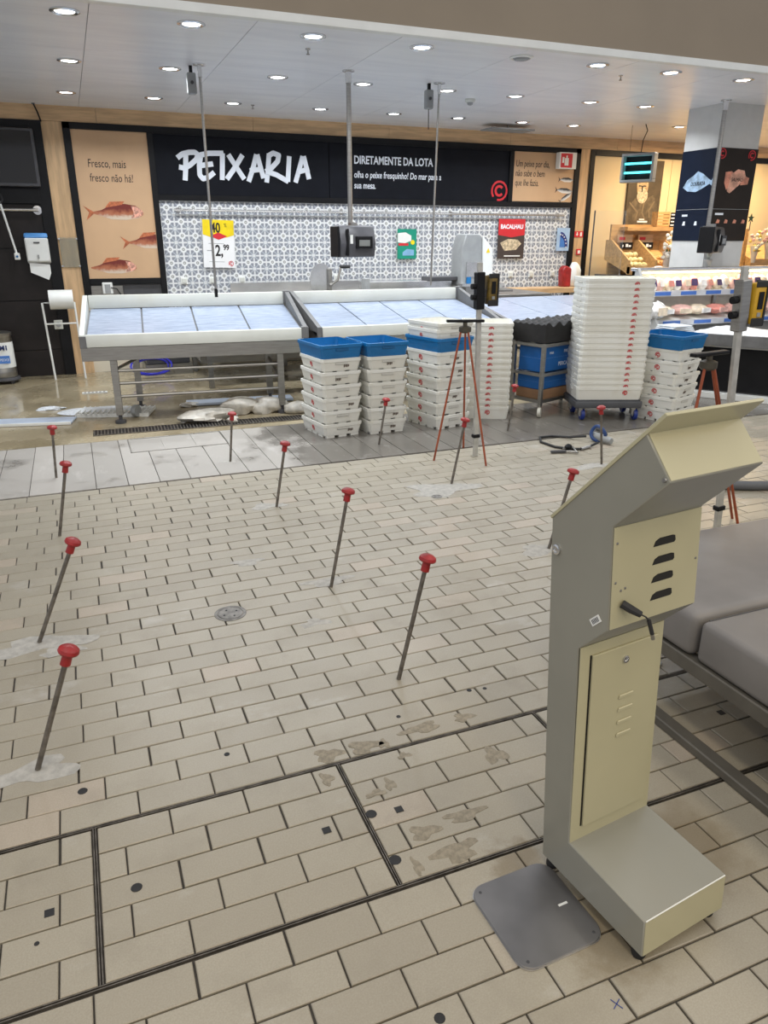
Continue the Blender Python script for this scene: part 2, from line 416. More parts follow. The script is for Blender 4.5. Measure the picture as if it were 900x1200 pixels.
def ring_lamp(x, y, label):
    t = thing('downlight', label, 'light', (x, y, 2.75), group='ceiling downlights')
    part('ring', MB().lathe([(.088, 0), (.088, -.006), (.072, -.012), (.058, -.004), (.058, 0)], 24), M_steel_b, t)
    part('lens', MB().lathe([(.057, -.001), (.056, -.004), (.001, -.004)], 20, cap=False), M_lens, t)
    area('bulb', (0, 0, -.03), .11, P_DOWN, (.92, .96, 1), shape='DISK', spread=2.5, parent=t)
M_lens = mat('lamp_lens', (1, 1, 1), .3, var=0, emit=9)
P_DOWN = 10
rows_ = [(5.49, [.17, .91, 1.71, 2.51, 4.02, 4.74, 5.52]), (6.91, [.2, .95, 1.83, 2.6, 3.42, 4.15, 5.01, 5.69]), (8.36, [.18, .97, 1.74, 2.66, 3.5, 4.29, 5.13, 5.85]), (7.96, [7.1])]
names_r = ['front row of ceiling lights', 'middle row of ceiling lights', 'back row of ceiling lights', 'warm alcove side']
for (yy, xx), rn in zip(rows_, names_r):
    for k, x in enumerate(xx):
        lab = 'round recessed downlight, %s from the left in the %s' % (['first', 'second', 'third', 'fourth', 'fifth', 'sixth', 'seventh', 'eighth'][k], rn) if len(xx) > 1 else 'round recessed downlight alone beyond the rows, left of the column'
        ring_lamp(x, yy, lab)
t = thing('ceiling_speaker', 'round unlit white ceiling speaker in the front row of lights', 'speaker', (3.33, 5.494, 2.75))
part('ring', MB().lathe([(.09, 0), (.088, -.008), (.07, -.012), (.065, -.004)], 24, cap=False), M_white, t)
part('grille', MB().lathe([(.066, -.002), (.05, -.02), (.02, -.026), (.001, -.026)], 20, cap=False), M_grey, t)
t = thing('smoke_detector', 'small cream smoke detector on the ceiling behind the thin hanging rod', 'detector', (3.834, 7.232, 2.75))
part('base', MB().lathe([(.05, 0), (.05, -.02), (.04, -.03)], 16), M_board, t); part('sensor', MB().lathe([(.03, -.03), (.025, -.05), (.01, -.055)], 14), M_grey, t)
for x, y, l in ((1.78, 5.85, 'tiny sprinkler head beside the third front downlight'), (4.45, 5.75, 'tiny sprinkler head right of the round ceiling speaker'), (1.95, 8.4, 'tiny sprinkler head beside a back row downlight above the sign')):
    t = thing('sprinkler', l, 'sprinkler', (x, y, 2.75)); part('plate', MB().lathe([(.02, 0), (.018, -.006)], 12), M_steel_b, t); part('nozzle', MB().lathe([(.006, -.006), (.006, -.03), (.014, -.034), (.012, -.038)], 10), M_steel, t)
t = thing('ceiling_vent', 'flat grey hanging ceiling plate near the back wall', 'vent', (5.13, 8.68, 2.75))
part('plate', MB().box(-.3, .3, -.14, .14, -.06, -.045), M_grey, t, .004); part('hanger', MB().box(-.01, .01, -.01, .01, -.045, 0), M_steel, t)

# ------------------------------------------------------------------ back wall
WY = 9.25
M_wall = mat('cream_wall', (.66, .6, .48), .7, var=.03, scale=2)
wall = struct('wall_back', MB().box(-4, 12, 9.26, 9.5, 0, 2.95), M_wall, label='cream back wall of the shop')
def wbox(x0, x1, z0, z1, d0, d1): return MB().box(x0, x1, WY-d1, WY-d0, z0, z1)
# oak cladding
for k, (x0, x1) in enumerate(((-4, -1.2), (-1.2, .46), (.46, 2.13), (2.13, 3.8), (3.8, 5.5), (5.5, 7.2), (7.2, 9), (9, 12))):
    part('oak_panel', wbox(x0+.002, x1-.002, 2.605, 2.762, -.012, .03), M_oak_h, wall)
part('oak_panel', wbox(-.085, .112, 0, 2.602, -.012, .03), M_oak, wall); part('oak_panel', wbox(6.605, 6.765, 0, 2.602, -.012, .03), M_oak, wall)
# dark tiled wall on the left
M_dtile = mat('dark_wall_tile', (.018, .014, .013), .4, var=.25, scale=4, objrnd=.3, spec=.3)
part('dark_backing', wbox(-4, -.2, 0, 2.6, -.012, .01), M_black, wall)
for i in range(6):
    for j, (z0, z1) in enumerate(((.0, .285), (.29, .82), (.825, 1.36), (1.365, 1.8))):
        part('dark_tile', wbox(-.205-(i+1)*.6+.004, -.205-i*.6, z0+.003, z1-.001, .01, .022), M_dtile, wall)
part('dark_post', wbox(-.2, -.087, 0, 2.602, -.01, .045), M_black, wall)
part('dark_header', wbox(-4, -.2, 1.81, 1.95, .01, .05), M_black, wall); part('dark_header', wbox(-4, -.2, 2.53, 2.602, .01, .05), M_black, wall)
t = thing('wall_screen', 'dark glossy screen set in the black wall at upper left', 'screen', (-.72, WY-.05, 2.24))
part('housing', MB().box(-.57, .55, -.04, .05, -.27, .28), M_dkgrey, t, .008); part('glass', MB().box(-.54, .52, -.044, -.04, -.235, .255), mat('screen_glass', (.012, .01, .008), .08, var=0), t)
# sign frame (black) with poster bays
frame = thing('fish_counter_sign', 'wide black fish counter sign frame across the back wall', 'sign', (0, WY, 0))
def fb(n, x0, x1, z0, z1, d0, d1, m, lab=None, bev=0): return part(n, MB().box(x0, x1, -d1, -d0, z0, z1), m, frame, bev, label=lab)
for a in ((.115, .188, .8, 2.602), (6.52, 6.603, .7, 2.602), (.115, 6.603, 2.54, 2.602), (.955, 1.02, .7, 2.54), (.188, .955, .98, 1.04), (1.02, 6.52, 1.865, 1.925), (5.5, 5.565, 1.925, 2.54)):
    fb('frame_bar', *a, 0, .05, M_black, bev=.003)
fb('sign_panel', 1.02, 3.022, 1.925, 2.54, 0, .03, M_signblack); fb('sign_panel', 3.03, 5.5, 1.925, 2.54, 0, .03, M_signblack)
fb('kick_panel', .188, .955, .5, .98, 0, .02, M_dkgrey)
fb('light_slot', 1.02, 5.5, 2.53, 2.545, .05, .06, M_black)
# brush lettering
def mp(q):
    t = (q[0]-55)/780.; return 1.251+t*1.529, (1-t)*(2.361-(q[1]/5-18)*.00859)+t*(2.401-(q[1]/5-20)*.00917)
for letter, strokes in (('letter_p', [[(60, 125), (90, 102), (130, 92), (160, 92), (178, 108), (165, 135), (130, 165), (95, 185), (65, 178)], [(108, 110), (102, 185), (93, 258)]]),
        ('letter_e', [[(192, 110), (180, 165), (178, 225), (195, 248), (225, 240), (262, 210)], [(185, 170), (258, 160)], [(190, 108), (232, 100)]]),
        ('letter_i', [[(232, 98), (322, 98)], [(316, 98), (305, 255)]]), ('letter_x', [[(350, 105), (390, 175), (435, 250)], [(432, 108), (385, 180), (332, 250)]]),
        ('letter_a', [[(515, 105), (490, 185), (460, 265)], [(518, 105), (535, 180), (550, 245)], [(470, 200), (548, 190)]]),
        ('letter_r', [[(590, 100), (580, 190), (568, 270)], [(582, 115), (615, 97), (648, 110), (640, 145), (600, 185), (565, 205)], [(570, 205), (630, 225), (700, 265)]]),
        ('letter_i', [[(712, 115), (698, 265)]]), ('letter_a', [[(795, 115), (770, 195), (745, 270)], [(800, 115), (815, 180), (830, 250)], [(760, 208), (832, 190)]])):
    m_ = MB()
    for q_, s_ in enumerate(strokes): m_.ribbon([mp(q) for q in s_], .054, -.038-.0042*q_, -.03)
    part(letter, m_, M_letter, frame, smooth=0, label='white brush letter')
text('headline', 'DIRETAMENTE DA LOTA', .125, M_letter, frame, (3.34, -.031, 2.315), sx=.76, bold=.003, label='white capitals DIRETAMENTE DA LOTA')
text('slogan', 'olha o peixe fresquinho! Do mar para a', .105, M_letter, frame, (3.34, -.031, 2.16), sx=.7, shear=.1, bold=.001, label='white handwritten slogan')
text('slogan', 'sua mesa.', .105, M_letter, frame, (3.34, -.031, 2.04), sx=.7, shear=.1, bold=.001, label='white handwritten slogan')
def c_logo(parent, loc, r, m=None, rot=(0, 0, 0), name='logo', wd=None, depth=.002):
    m_ = MB(); wd = wd or r*.2
    arc = lambda rr, a0, a1, n=14: [(rr*math.cos(a0+(a1-a0)*k/n), rr*math.sin(a0+(a1-a0)*k/n)) for k in range(n+1)]
    m_.ribbon(arc(r*.9, -.5*PI-.25, -.5*PI+1.72*PI), wd, -depth, 0, 6); m_.ribbon(arc(r*.45, .7, 2*PI-.7, 10), wd*1.2, -depth, 0, 6)
    return part(name, m_, m or M_redprint, parent, loc=loc, rot=rot, smooth=0, label='red round C emblem')
c_logo(frame, (5.37, -.031, 2.055), .125)
# poster with three fish
def fish_mat(name, top, mid, low, cz=0., h=.1):
    m, nt, b = nodes_of(name); T = NT(nt); o = T.obj(); s_ = T.n('ShaderNodeSeparateXYZ'); T.l(o, s_.inputs[0])
    n = T.noise(o, 22, 4); f = T.math('ADD', T.math('DIVIDE', s_.outputs[2], h), T.math('MULTIPLY', T.math('SUBTRACT', n, .5), .9))
    c = T.mix(T.ramp(f, -.6, -.05), low, mid); c = T.mix(T.ramp(f, -.05, .45), c, top); T.l(c, b.inputs['Base Color']); b.inputs['Roughness'].default_value = .6; return m
M_fish = fish_mat('fish_print', (.16, .02, .012), (.4, .13, .06), (.62, .5, .38))
M_fin = mat('fin_print', (.45, .13, .05), .6, var=.35, scale=30)
poster = thing('fish_poster', 'tall kraft coloured poster with three red fish', 'poster', (.572, WY-.02, 1.79))
part('sheet', MB().box(-.384, .384, -.012, .02, -.748, .748), M_kraft, poster)
def fish(cx, cz, L, x0=-9, x1=9):
    H = L*.17
    prof = [(-.36, .03), (-.2, .16), (-.02, .5), (.2, .56), (.38, .45), (.5, .1), (.5, -.12), (.42, -.32), (.2, -.45), (-.05, -.42), (-.25, -.18), (-.36, -.06)]
    cl = lambda P: [(min(max(cx+x*L, x0), x1)-cx, z*H*1.55) for x, z in P]
    f = part('fish', MB().prism(cl(prof), -.0135, -.0125, 'xzy'), M_fish, poster, loc=(cx, 0, cz), smooth=0, label='printed red and silver fish')
    if cx-L*.5 > x0-.02:
        part('fish_tail', MB().prism(cl([(-.34, .05), (-.5, .42), (-.41, .0), (-.47, -.5), (-.34, -.1)]), -.0138, -.0128, 'xzy'), M_fin, f, smooth=0)
    part('fish_fin', MB().prism(cl([(-.14, .3), (-.05, .68), (.2, .72), (.15, .5)]), -.0136, -.0126, 'xzy'), M_fin, f, smooth=0)
    if cx+L*.3 < x1: part('fish_head', MB().prism(cl([(.3, .44), (.42, .36), (.5, .08), (.48, -.14), (.4, -.3), (.28, -.35), (.34, 0)]), -.0142, -.0132, 'xzy'), mat('fish_head_print', (.6, .3, .22), .6, var=.5, scale=40), f, smooth=0)
fish(-.045, -.06, .62); fish(.27, -.365, .56, -1, .38); fish(-.15, -.63, .56, -.38, 1)
text('poster_line', 'Fresco, mais', .115, M_ink, poster, (-.255, -.0125, .39), sx=.68, shear=.08, label='black handwritten words')
text('poster_line', 'fresco não há!', .115, M_ink, poster, (-.25, -.0125, .25), sx=.68, shear=.08, label='black handwritten words')
poster2 = thing('sardine_poster', 'small kraft poster with handwriting and sardines at the sign end', 'poster', (6.04, WY-.02, 2.235))
part('sheet', MB().box(-.475, .478, -.012, .02, -.3, .3), M_kraft, poster2)
for k, l in enumerate(('Um peixe por dia,', 'não sabe o bem', 'que lhe fazia.')): text('poster_line', l, .115, M_ink, poster2, (-.44, -.0125, .12-.115*k), sx=.62, shear=.1, label='black handwritten words')
M_sard = fish_mat('sardine_print', (.03, .035, .045), (.4, .42, .44), (.7, .7, .68), h=.025)
for cx, cz, L, a in ((.36, -.02, .24, 0), (.34, -.155, .28, .05), (.37, -.24, .22, -.55)):
    f = part('sardine', MB().prism([(x*L, z*L) for x, z in ((-.4, .01), (-.2, .1), (.15, .12), (.5, .0), (.3, -.12), (-.1, -.12), (-.4, -.02))], -.0135, -.0125, 'xzy'), M_sard, poster2, loc=(cx, 0, cz), rot=(0, -a*-1, 0), smooth=0)
    part('tail', MB().prism([(x*L, z*L) for x, z in ((-.38, 0), (-.52, .14), (-.46, 0), (-.52, -.14))], -.0137, -.0127, 'xzy'), M_ink, f, smooth=0)
t = thing('extinguisher_sign', 'red and white fire extinguisher sign box over the sardine poster', 'sign', (6.33, WY-.05, 2.44))
part('case', MB().box(-.13, .14, -.09, .0, -.1, .1), M_white, t, .004); part('red_face', MB().box(-.11, .07, -.0925, -.09, -.085, .085), M_redprint, t)
m_ = MB().box(-.05, .01, -.0945, -.0925, -.06, .03); m_.box(-.03, -.01, -.0945, -.0925, .03, .06); m_.box(-.09, -.06, -.0945, -.0925, -.03, .04); part('pictogram', m_, M_white, t)
t = thing('exit_sign', 'small red and white arrow sign on the oak post', 'sign', (6.685, WY-.03, 1.525)); part('plate', MB().box(-.075, .075, -.006, 0, -.04, .04), M_redprint, t)
part('pictogram', MB().prism([(-.05, 0), (-.03, -.025), (-.01, 0), (-.022, 0), (-.022, .028), (-.038, .028), (-.038, 0)], -.008, -.006, 'xzy').prism([(.02, -.028), (.05, -.028), (.05, .02), (.035, .03), (.02, .02)], -.008, -.006, 'xzy'), M_white, t, smooth=0)
t = thing('alarm_button', 'small red square call point on the oak post below the arrow sign', 'alarm', (6.7, WY-.03, 1.29)); part('box', MB().box(-.035, .035, -.02, 0, -.04, .04), M_redprint, t, .004); part('glass', MB().box(-.02, .02, -.022, -.02, -.022, .022), M_white, t)

# azulejo tiles
def azulejo():
    m, nt, b = nodes_of('azulejo'); T = NT(nt); s_ = T.n('ShaderNodeSeparateXYZ'); T.l(T.obj(), s_.inputs[0])
    S = .1485; x = T.math('ABSOLUTE', T.math('DIVIDE', s_.outputs[0], S)); z = T.math('ABSOLUTE', T.math('DIVIDE', s_.outputs[2], S))
    hyp = lambda a, c: T.math('SQRT', T.math('ADD', T.math('MULTIPLY', a, a), T.math('MULTIPLY', c, c)))
    r = hyp(x, z); xc = T.math('SUBTRACT', .5, x); zc = T.math('SUBTRACT', .5, z); rc = hyp(xc, zc)
    white = (.74, .75, .75); blue = (.25, .265, .3); grey = (.3, .3, .28); pale = (.43, .46, .5)
    c = T.mix(T.ramp(r, .24, .27), white, blue)
    dg = T.math('ABSOLUTE', T.math('SUBTRACT', x, z)); c = T.mix(T.math('MULTIPLY', T.ramp(dg, .07, .04), T.ramp(r, .26, .3)), c, pale)
    ax = T.math('MINIMUM', x, z); c = T.mix(T.ramp(ax, .075, .05), c, white)
    ed = T.math('MINIMUM', xc, zc); c = T.mix(T.ramp(ed, .07, .045), c, white)
    c = T.mix(T.ramp(rc, .2, .17), c, pale); c = T.mix(T.ramp(rc, .14, .11), c, white)
    c = T.mix(T.ramp(r, .13, .1), c, grey); c = T.mix(T.ramp(r, .05, .03), c, white)
    T.l(c, b.inputs['Base Color']); b.inputs['Roughness'].default_value = .25; return m
M_az = azulejo()
part('tile_backing', wbox(1.02, 6.52, .6, 1.866, -.012, .006), mat('pale_grout', (.6, .6, .58), .8), wall)
az = MB().box(-.0735, .0735, -.008, .004, -.0735, .0735).mesh('azulejo_tile', .0015, 0)
for i in range(37):
    for j in range(8):
        link('azulejo_tile', az, M_az, wall, (1.02+.0743+i*.14865, WY-.009, 1.866-.0743-j*.14865))
t = thing('wall_rail', 'long steel hanging rail across the blue patterned wall tiles', 'rail', (3.77, WY, 1.765))
part('tube', MB().tube([(-2.6, -.07, 0), (2.62, -.07, 0)], .013, 10), M_steel_b, t)
for x in (-2.55, -.6, .9, 2.55): part('bracket', MB().tube([(x, -.015, 0), (x, -.07, 0)], .01, 8).lathe([(.03, 0), (.03, .008)], 12, Matrix.Translation((x, -.015, 0)) @ Matrix.Rotation(PI/2, 4, 'X')), M_steel, t)
# prints on the tiles
def sheet(name, label, cx, cz, wd, h, m, cat='poster', a=0):
    t = thing(name, label, cat, (cx, WY-.045, cz), rot=(0, a, 0)); part('sheet', MB().box(-wd/2, wd/2, -.004, .0, -h/2, h/2), m, t); return t
t = sheet('price_poster', 'yellow and white price poster reading 2,99 on patterned tiles', 1.648, 1.405, .365, .525, mat('paper_white', (.78, .78, .78), .6, var=.02), 'sign', .03)
part('yellow_head', MB().prism([(-.18, .262), (.18, .262), (.18, .1), (.1, .075), (0, .062), (-.1, .075), (-.18, .1)], -.0055, -.004, 'xzy'), mat('yellow_print', (.8, .6, .0), .6), t, smooth=0)
part('red_flash', MB().prism([(-.1, .085), (0, .125), (.1, .085), (0, .045)], -.0065, -.0055, 'xzy'), M_redprint, t, smooth=0)
text('discount', '40', .15, M_ink, t, (-.085, -.006, .125), sx=.72, bold=.004, label='black digits 40'); text('discount', '%', .06, M_ink, t, (.065, -.006, .185), sx=.8, label='black percent sign')
text('price', '2,', .17, M_ink, t, (-.045, -.0045, -.13), sx=.75, bold=.004, label='black digit 2'); text('price', '99', .085, M_ink, t, (.05, -.0045, -.065), sx=.8, bold=.003, label='black digits 99')
part('fine_line', MB().box(-.12, .06, -.005, -.004, .0, .006).box(-.14, -.08, -.005, -.004, -.08, -.07).box(-.12, .06, -.005, -.004, -.2, -.195), M_grey, t); c_logo(t, (.135, -.0045, -.215), .03)
t = sheet('green_leaflet', 'small green leaflet pinned to the wall tiles beside the scale', 4.045, 1.4, .265, .36, mat('green_print', (.0, .25, .16), .6), 'leaflet')
part('white_bubble', MB().prism([(-.13, .13), (-.02, .14), (.06, .1), (.06, .04), (-.03, .01), (-.13, .02)], -.0055, -.004, 'xzy'), M_white, t, smooth=0); part('orange_word', MB().box(-.12, .02, -.006, -.004, -.02, .01), M_redprint, t); part('blue_shape', MB().prism([(-.06, -.14), (.1, -.14), (.1, -.07), (0, -.06), (-.06, -.1)], -.0055, -.004, 'xzy'), mat('sky_print', (.2, .4, .6), .6), t, smooth=0); part('yellow_dot', MB().prism([(.08+.03*math.cos(k), .02+.03*math.sin(k)) for k in [i*PI/4 for i in range(8)]], -.0055, -.004, 'xzy'), MATS['yellow_print'], t, smooth=0)
t = sheet('cod_poster', 'BACALHAU poster with red top and fish dish on patterned tiles', 5.585, 1.462, .41, .5, mat('dark_print', (.05, .035, .03), .6), 'poster')
part('red_top', MB().prism([(-.205, .25), (.205, .25), (.205, .05), (0, .02), (-.205, .05)], -.0055, -.004, 'xzy'), M_redprint, t, smooth=0); text('title', 'BACALHAU', .075, M_letter, t, (-.175, -.006, .13), sx=.9, bold=.003, label='white capitals BACALHAU')
part('dish', MB().prism([(-.17, -.05), (-.05, .0), (.1, -.01), (.16, -.06), (.08, -.14), (-.1, -.15)], -.006, -.004, 'xzy'), mat('fish_dish_print', (.55, .45, .3), .6, var=.4, scale=25), t, smooth=0); part('strip', MB().box(-.1, .15, -.006, -.004, -.225, -.21), M_white, t)
t = sheet('blue_arch_sign', 'small pale blue sign with dark blue arch at the tile wall end', 6.43, 1.455, .23, .3, mat('pale_blue_print', (.35, .5, .7), .5), 'sign')
arc = [(-.06+.13*math.cos(k*PI/12), -.1+.2*math.sin(k*PI/12)) for k in range(7)]
part('arch', MB().prism([(-.06, -.1)]+arc, -.006, -.004, 'xzy'), mat('navy_print', (.01, .03, .2), .5), t, smooth=0); part('arch_inner', MB().prism([(-.06, -.1)]+[(-.06+.08*math.cos(k*PI/12), -.1+.13*math.sin(k*PI/12)) for k in range(7)], -.0075, -.006, 'xzy'), mat('mid_blue_print', (.05, .18, .5), .5), t, smooth=0)
for k in range(6): part('white_dot', MB().box(-.008, .008, -.0085, -.006, -.008, .008), M_white, t, loc=(-.06+.105*math.cos(k*PI/10.2), 0, -.1+.165*math.sin(k*PI/10.2)))
for x, l in ((1.22, 'first'), (1.55, 'second'), (1.9, 'third'), (3.1, 'fourth'), (5.62, 'fifth'), (5.95, 'sixth'), (6.3, 'seventh')):
    t = thing('wall_socket', 'small white wall socket low on the patterned tiles, %s from the left' % l, 'socket', (x, WY-.017, 1.0)); part('plate', MB().box(-.04, .04, -.012, 0, -.04, .04), M_white, t, .004); part('cover', MB().box(-.026, .026, -.022, -.012, -.026, .026), M_board, t, .003)

# left wall fittings
t = thing('grab_rail', 'steel wall rail on the dark tiles below the screen', 'rail', (-.6, WY-.022, 1.745)); part('tube', MB().tube([(-.9, -.06, 0), (.37, -.06, 0)], .016), M_steel_b, t)
part('flange', MB().lathe([(.045, 0), (.045, .012), (.018, .014), (.018, .06)], 18, Matrix.Translation((.36, 0, 0)) @ Matrix.Rotation(PI/2, 4, 'X')), M_steel_b, t)
t = thing('spray_lance', 'white spray lance hanging from a hook by the steel rail', 'lance', (-.585, WY-.1, 1.72)); part('pipe', MB().tube([(0, 0, .1), (.04, 0, -.15), (.08, 0, -.4)], .011), M_white, t)
part('hook', MB().tube([(-.06, .05, .12), (-.02, 0, .16), (.02, 0, .17), (.03, 0, .12), (.0, 0, .08)], .012, 8), M_rubber, t); part('nozzle', MB().box(.055, .11, -.02, .02, -.47, -.4), M_white, t, .006); part('button', MB().lathe([(.012, 0), (.012, .006)], 10, Matrix.Translation((.083, -.02, -.435)) @ Matrix.Rotation(PI/2, 4, 'X')), M_blue, t)
t = thing('towel_dispenser', 'white paper towel dispenser with blue top on dark tiles', 'dispenser', (-.295, WY-.022, 1.2)); part('case', MB().prism([(0, 0), (-.1, .03), (-.11, .27), (0, .27)], -.115, .115, 'yzx'), M_white, t, .012)
part('blue_top', MB().prism([(0, .268), (-.11, .268), (-.09, .315), (-.02, .32)], -.115, .115, 'yzx'), mat('blue_film', (.08, .27, .6), .5), t, .01); part('paper', MB().prism([(-.1, .02), (.1, 0), (.1, -.09), (.07, -.16), (-.1, -.08)], -.07, -.062, 'xzy'), M_white, t, smooth=0); part('latch', MB().box(-.008, .008, -.113, -.1, .06, .1), M_grey, t); part('badge', MB().box(-.03, .03, -.113, -.108, .215, .23), M_dkgrey, t)
t = thing('leaflet_pocket', 'clear acrylic leaflet pocket on the oak post', 'holder', (.02, WY-.031, 1.32)); part('plate', MB().box(-.09, .09, -.012, -.006, -.155, .155), mat('acrylic', (.8, .8, .7), .12, var=.02, trans=.85), t, .002)
for z in (-.14, .14):
    for x in (-.1, .08): part('stud', MB().box(x, x+.02, -.016, 0, z-.008, z+.008), M_steel_b, t)
t = thing('wall_outlet', 'grey wall outlet low on the dark tiles by the paper roll', 'socket', (-.2, WY-.046, .56)); part('plate', MB().box(-.045, .045, -.01, 0, -.05, .05), M_board, t, .004); part('insert', MB().lathe([(.028, 0), (.026, .012)], 16, Matrix.Translation((0, -.01, 0)) @ Matrix.Rotation(PI/2, 4, 'X')), M_grey, t)
t = thing('outlet_strip', 'steel outlet plate with white plug box under the fish poster', 'socket', (.36, WY-.022, .915)); part('plate', MB().box(-.17, .17, -.012, 0, -.055, .05), M_steel, t, .002); part('plug_box', MB().box(-.05, .06, -.05, -.012, -.04, .085), M_white, t, .006); part('insert', MB().box(-.025, .035, -.052, -.05, -.03, .065), M_grey, t); part('cable', MB().tube([(.04, -.05, .03), (.1, -.06, .02), (.14, -.05, -.05)], .006, 8), M_rubber, t)
t = thing('steel_drum', 'small steel drum with white M1 label on wheels at lower left', 'drum', (-.8, 8.93, 0)); part('shell', MB().lathe([(.125, .06), (.128, .065), (.128, .14), (.124, .15), (.124, .49), (.13, .5), (.13, .53), (.1, .54), (.001, .54)], 28, cap=False), M_steel, t)
part('label_band', MB().lathe([(.1255, .17), (.1262, .175), (.1262, .43), (.1255, .435)], 28, cap=False), M_white, t); text('marking', 'M1', .065, mat('navy_ink', (.02, .04, .15), .5), t, (.0, -.1275, .36), ext=.002, bold=.003); part('blue_label', MB().box(-.02, .085, -.1285, -.122, .22, .3), mat('blue_print', (.08, .22, .6), .5), t); text('marking', 'PEIXE', .038, M_letter, t, (-.016, -.1288, .245), ext=.0006)
part('ring_base', MB().lathe([(.15, .03), (.155, .04), (.15, .06), (.12, .065)], 24), M_dkgrey, t)
for k in range(4): part('caster', MB().lathe([(.02, -.012), (.022, 0), (.02, .012)], 12, Matrix.Translation((.13*math.cos(k*PI/2+.6), .13*math.sin(k*PI/2+.6), .022)) @ Matrix.Rotation(PI/2, 4, 'X')), M_rubber, t)
t = thing('roll_stand', 'thin white tube stand holding the paper roll by the dark wall', 'stand', (-.155, 8.9, 0)); part('frame', MB().tube([(-.15, 0, 0), (-.17, 0, .82), (-.1, 0, .82)], .011, 8).tube([(.16, 0, 0), (.15, 0, .82), (.1, 0, .82)], .011, 8).tube([(-.163, 0, .6), (.153, 0, .6)], .009, 8).tube([(-.15, .12, 0), (-.163, 0, .5)], .008, 8), M_white, t)
t = thing('paper_roll', 'large white paper roll on the tube stand left of the counter', 'roll', (-.13, 8.9, .85)); part('roll', MB().lathe([(.02, -.12), (.1, -.12), (.1, .12), (.02, .12)], 28, Matrix.Rotation(PI/2, 4, 'Y')), M_white, t); part('core', MB().lathe([(.019, -.121), (.019, .121)], 14, Matrix.Rotation(PI/2, 4, 'Y')), M_kraft, t)

# ------------------------------------------------------------------ ice counters
def ice_mat():
    m, nt, b = nodes_of('frosted_panel'); T = NT(nt); o = T.obj()
    n = T.noise(T.mapping(o, (1.2, 9, 1)), 6, 5, .65); c = T.mix(T.ramp(n, .35, .65), (.2, .25, .345), (.36, .41, .5)); T.l(c, b.inputs['Base Color']); b.inputs['Roughness'].default_value = .3; T.bump(n, b, .15, .006); return m
M_ice_panel = ice_mat()
M_ice = mat('crushed_ice', (.8, .84, .88), .35, var=.1, scale=60, bump=.6)
M_joint = mat('joint_grey', (.14, .14, .14), .5, var=.1)
def ice_table(name, label, loc, rotz, L, n, left_plate=True, right_cap=True, legs=None, depth=.93, back=True):
    t = thing(name, label, 'counter', loc, rotz)
    zf, zb = .735, .872
    part('front_board', MB().box(.045, L-.04, 0, .045, .645, .745), M_board, t, .006, seg=2)
    if back: part('back_board', MB().box(.045, L-.04, depth-.045, depth, .875, .99), M_board, t, .006, seg=2)
    part('skirt', MB().box(0, L, .004, .03, .535, .643), M_steel, t, .002)
    for x in (0, L-.02): part('side_skirt', MB().box(x, x+.02, .031, depth, .6, .7), M_steel, t, .002)
    part('tray', MB().prism([(.03, .64), (depth-.02, .78), (depth-.02, .8), (.03, .66)], .02, L-.02, 'yzx'), M_steel, t)
    pw = (L-.1)/n
    for k in range(n):
        part('bed_panel', MB().prism([(.045, zf-.012), (depth-.045, zb-.012), (depth-.045, zb), (.045, zf)], .05+k*pw+.007, .05+(k+1)*pw-.007, 'yzx'), M_ice_panel, t, .002)
    part('bed_base', MB().prism([(.045, zf-.03), (depth-.045, zb-.03), (depth-.045, zb-.0125), (.045, zf-.0125)], .04, L-.04, 'yzx'), M_joint, t)
    for x0, on in ((0, left_plate), (L-.04, False)):
        part('end_plate', MB().prism([(0, .65), (depth, .87), (depth, .99), (depth-.045, .99), (.045, .755), (0, .745)], x0, x0+.04, 'yzx'), M_board if on else M_joint, t, .002)
    if left_plate: part('corner_cap', MB().box(-.003, .05, -.004, .01, .64, .735), M_joint, t, .002)
    part('end_cap', MB().box(L-.06, L+.002, -.006, .05, .66, .757), M_joint, t, .003)
    part('end_cap', MB().box(L-.06, L+.002, depth-.05, depth+.006, .88, 1.0), M_joint, t, .003)
    for x, y in legs or []:
        lg = part('leg', MB().box(x-.028, x+.028, y-.028, y+.028, .07, .62), M_steel, t, .003)
        part('foot', MB().lathe([(.016, .07), (.016, .03), (.045, .025), (.045, 0)], 14, Matrix.Translation((x, y, 0))), M_dkgrey, lg)
    if legs:
        xa, xb = legs[0][0], legs[1][0]
        for z in (.44, .335, .225): part('crossbar', MB().tube([(xa, legs[0][1], z), (xb, legs[1][1], z)], .013, 8), M_steel, t)
        part('brace', MB().tube([(legs[1][0], legs[1][1], .28), (legs[3][0], legs[3][1], .42)], .014, 8), M_steel, t); part('brace', MB().tube([(legs[0][0], legs[0][1], .45), (legs[2][0], legs[2][1], .45)], .014, 8), M_steel, t)
    return t
t1 = ice_table('ice_counter', 'left sloping fish counter with white boards on steel legs', (-.005, 6.5, 0), -.085, 1.87, 4, legs=[(.235, .06), (1.62, .06), (.4, .62), (1.6, .62)])
cw = part('caster', MB().lathe([(.012, -.02), (.05, -.02), (.055, 0), (.05, .02), (.012, .02)], 20, Matrix.Translation((.36, .25, .055)) @ Matrix.Rotation(PI/2, 4, 'Y') @ Matrix.Rotation(.6, 4, 'X')), M_grey, t1, label='grey caster wheel')
t2 = ice_table('ice_counter', 'middle sloping fish counter behind the crate stacks', (1.945, 6.34, 0), 0, 1.86, 4, left_plate=False, legs=[(.3, .06), (1.7, .06), (.3, .6), (1.7, .6)])
t3 = ice_table('ice_counter', 'right low fish counter bed running towards the patterned wall', (3.9, 6.33, -.03), .06, 1.9, 3, left_plate=False, legs=[(.3, .06), (1.7, .06), (.3, .9), (1.7, .9)], depth=1.25, back=False)
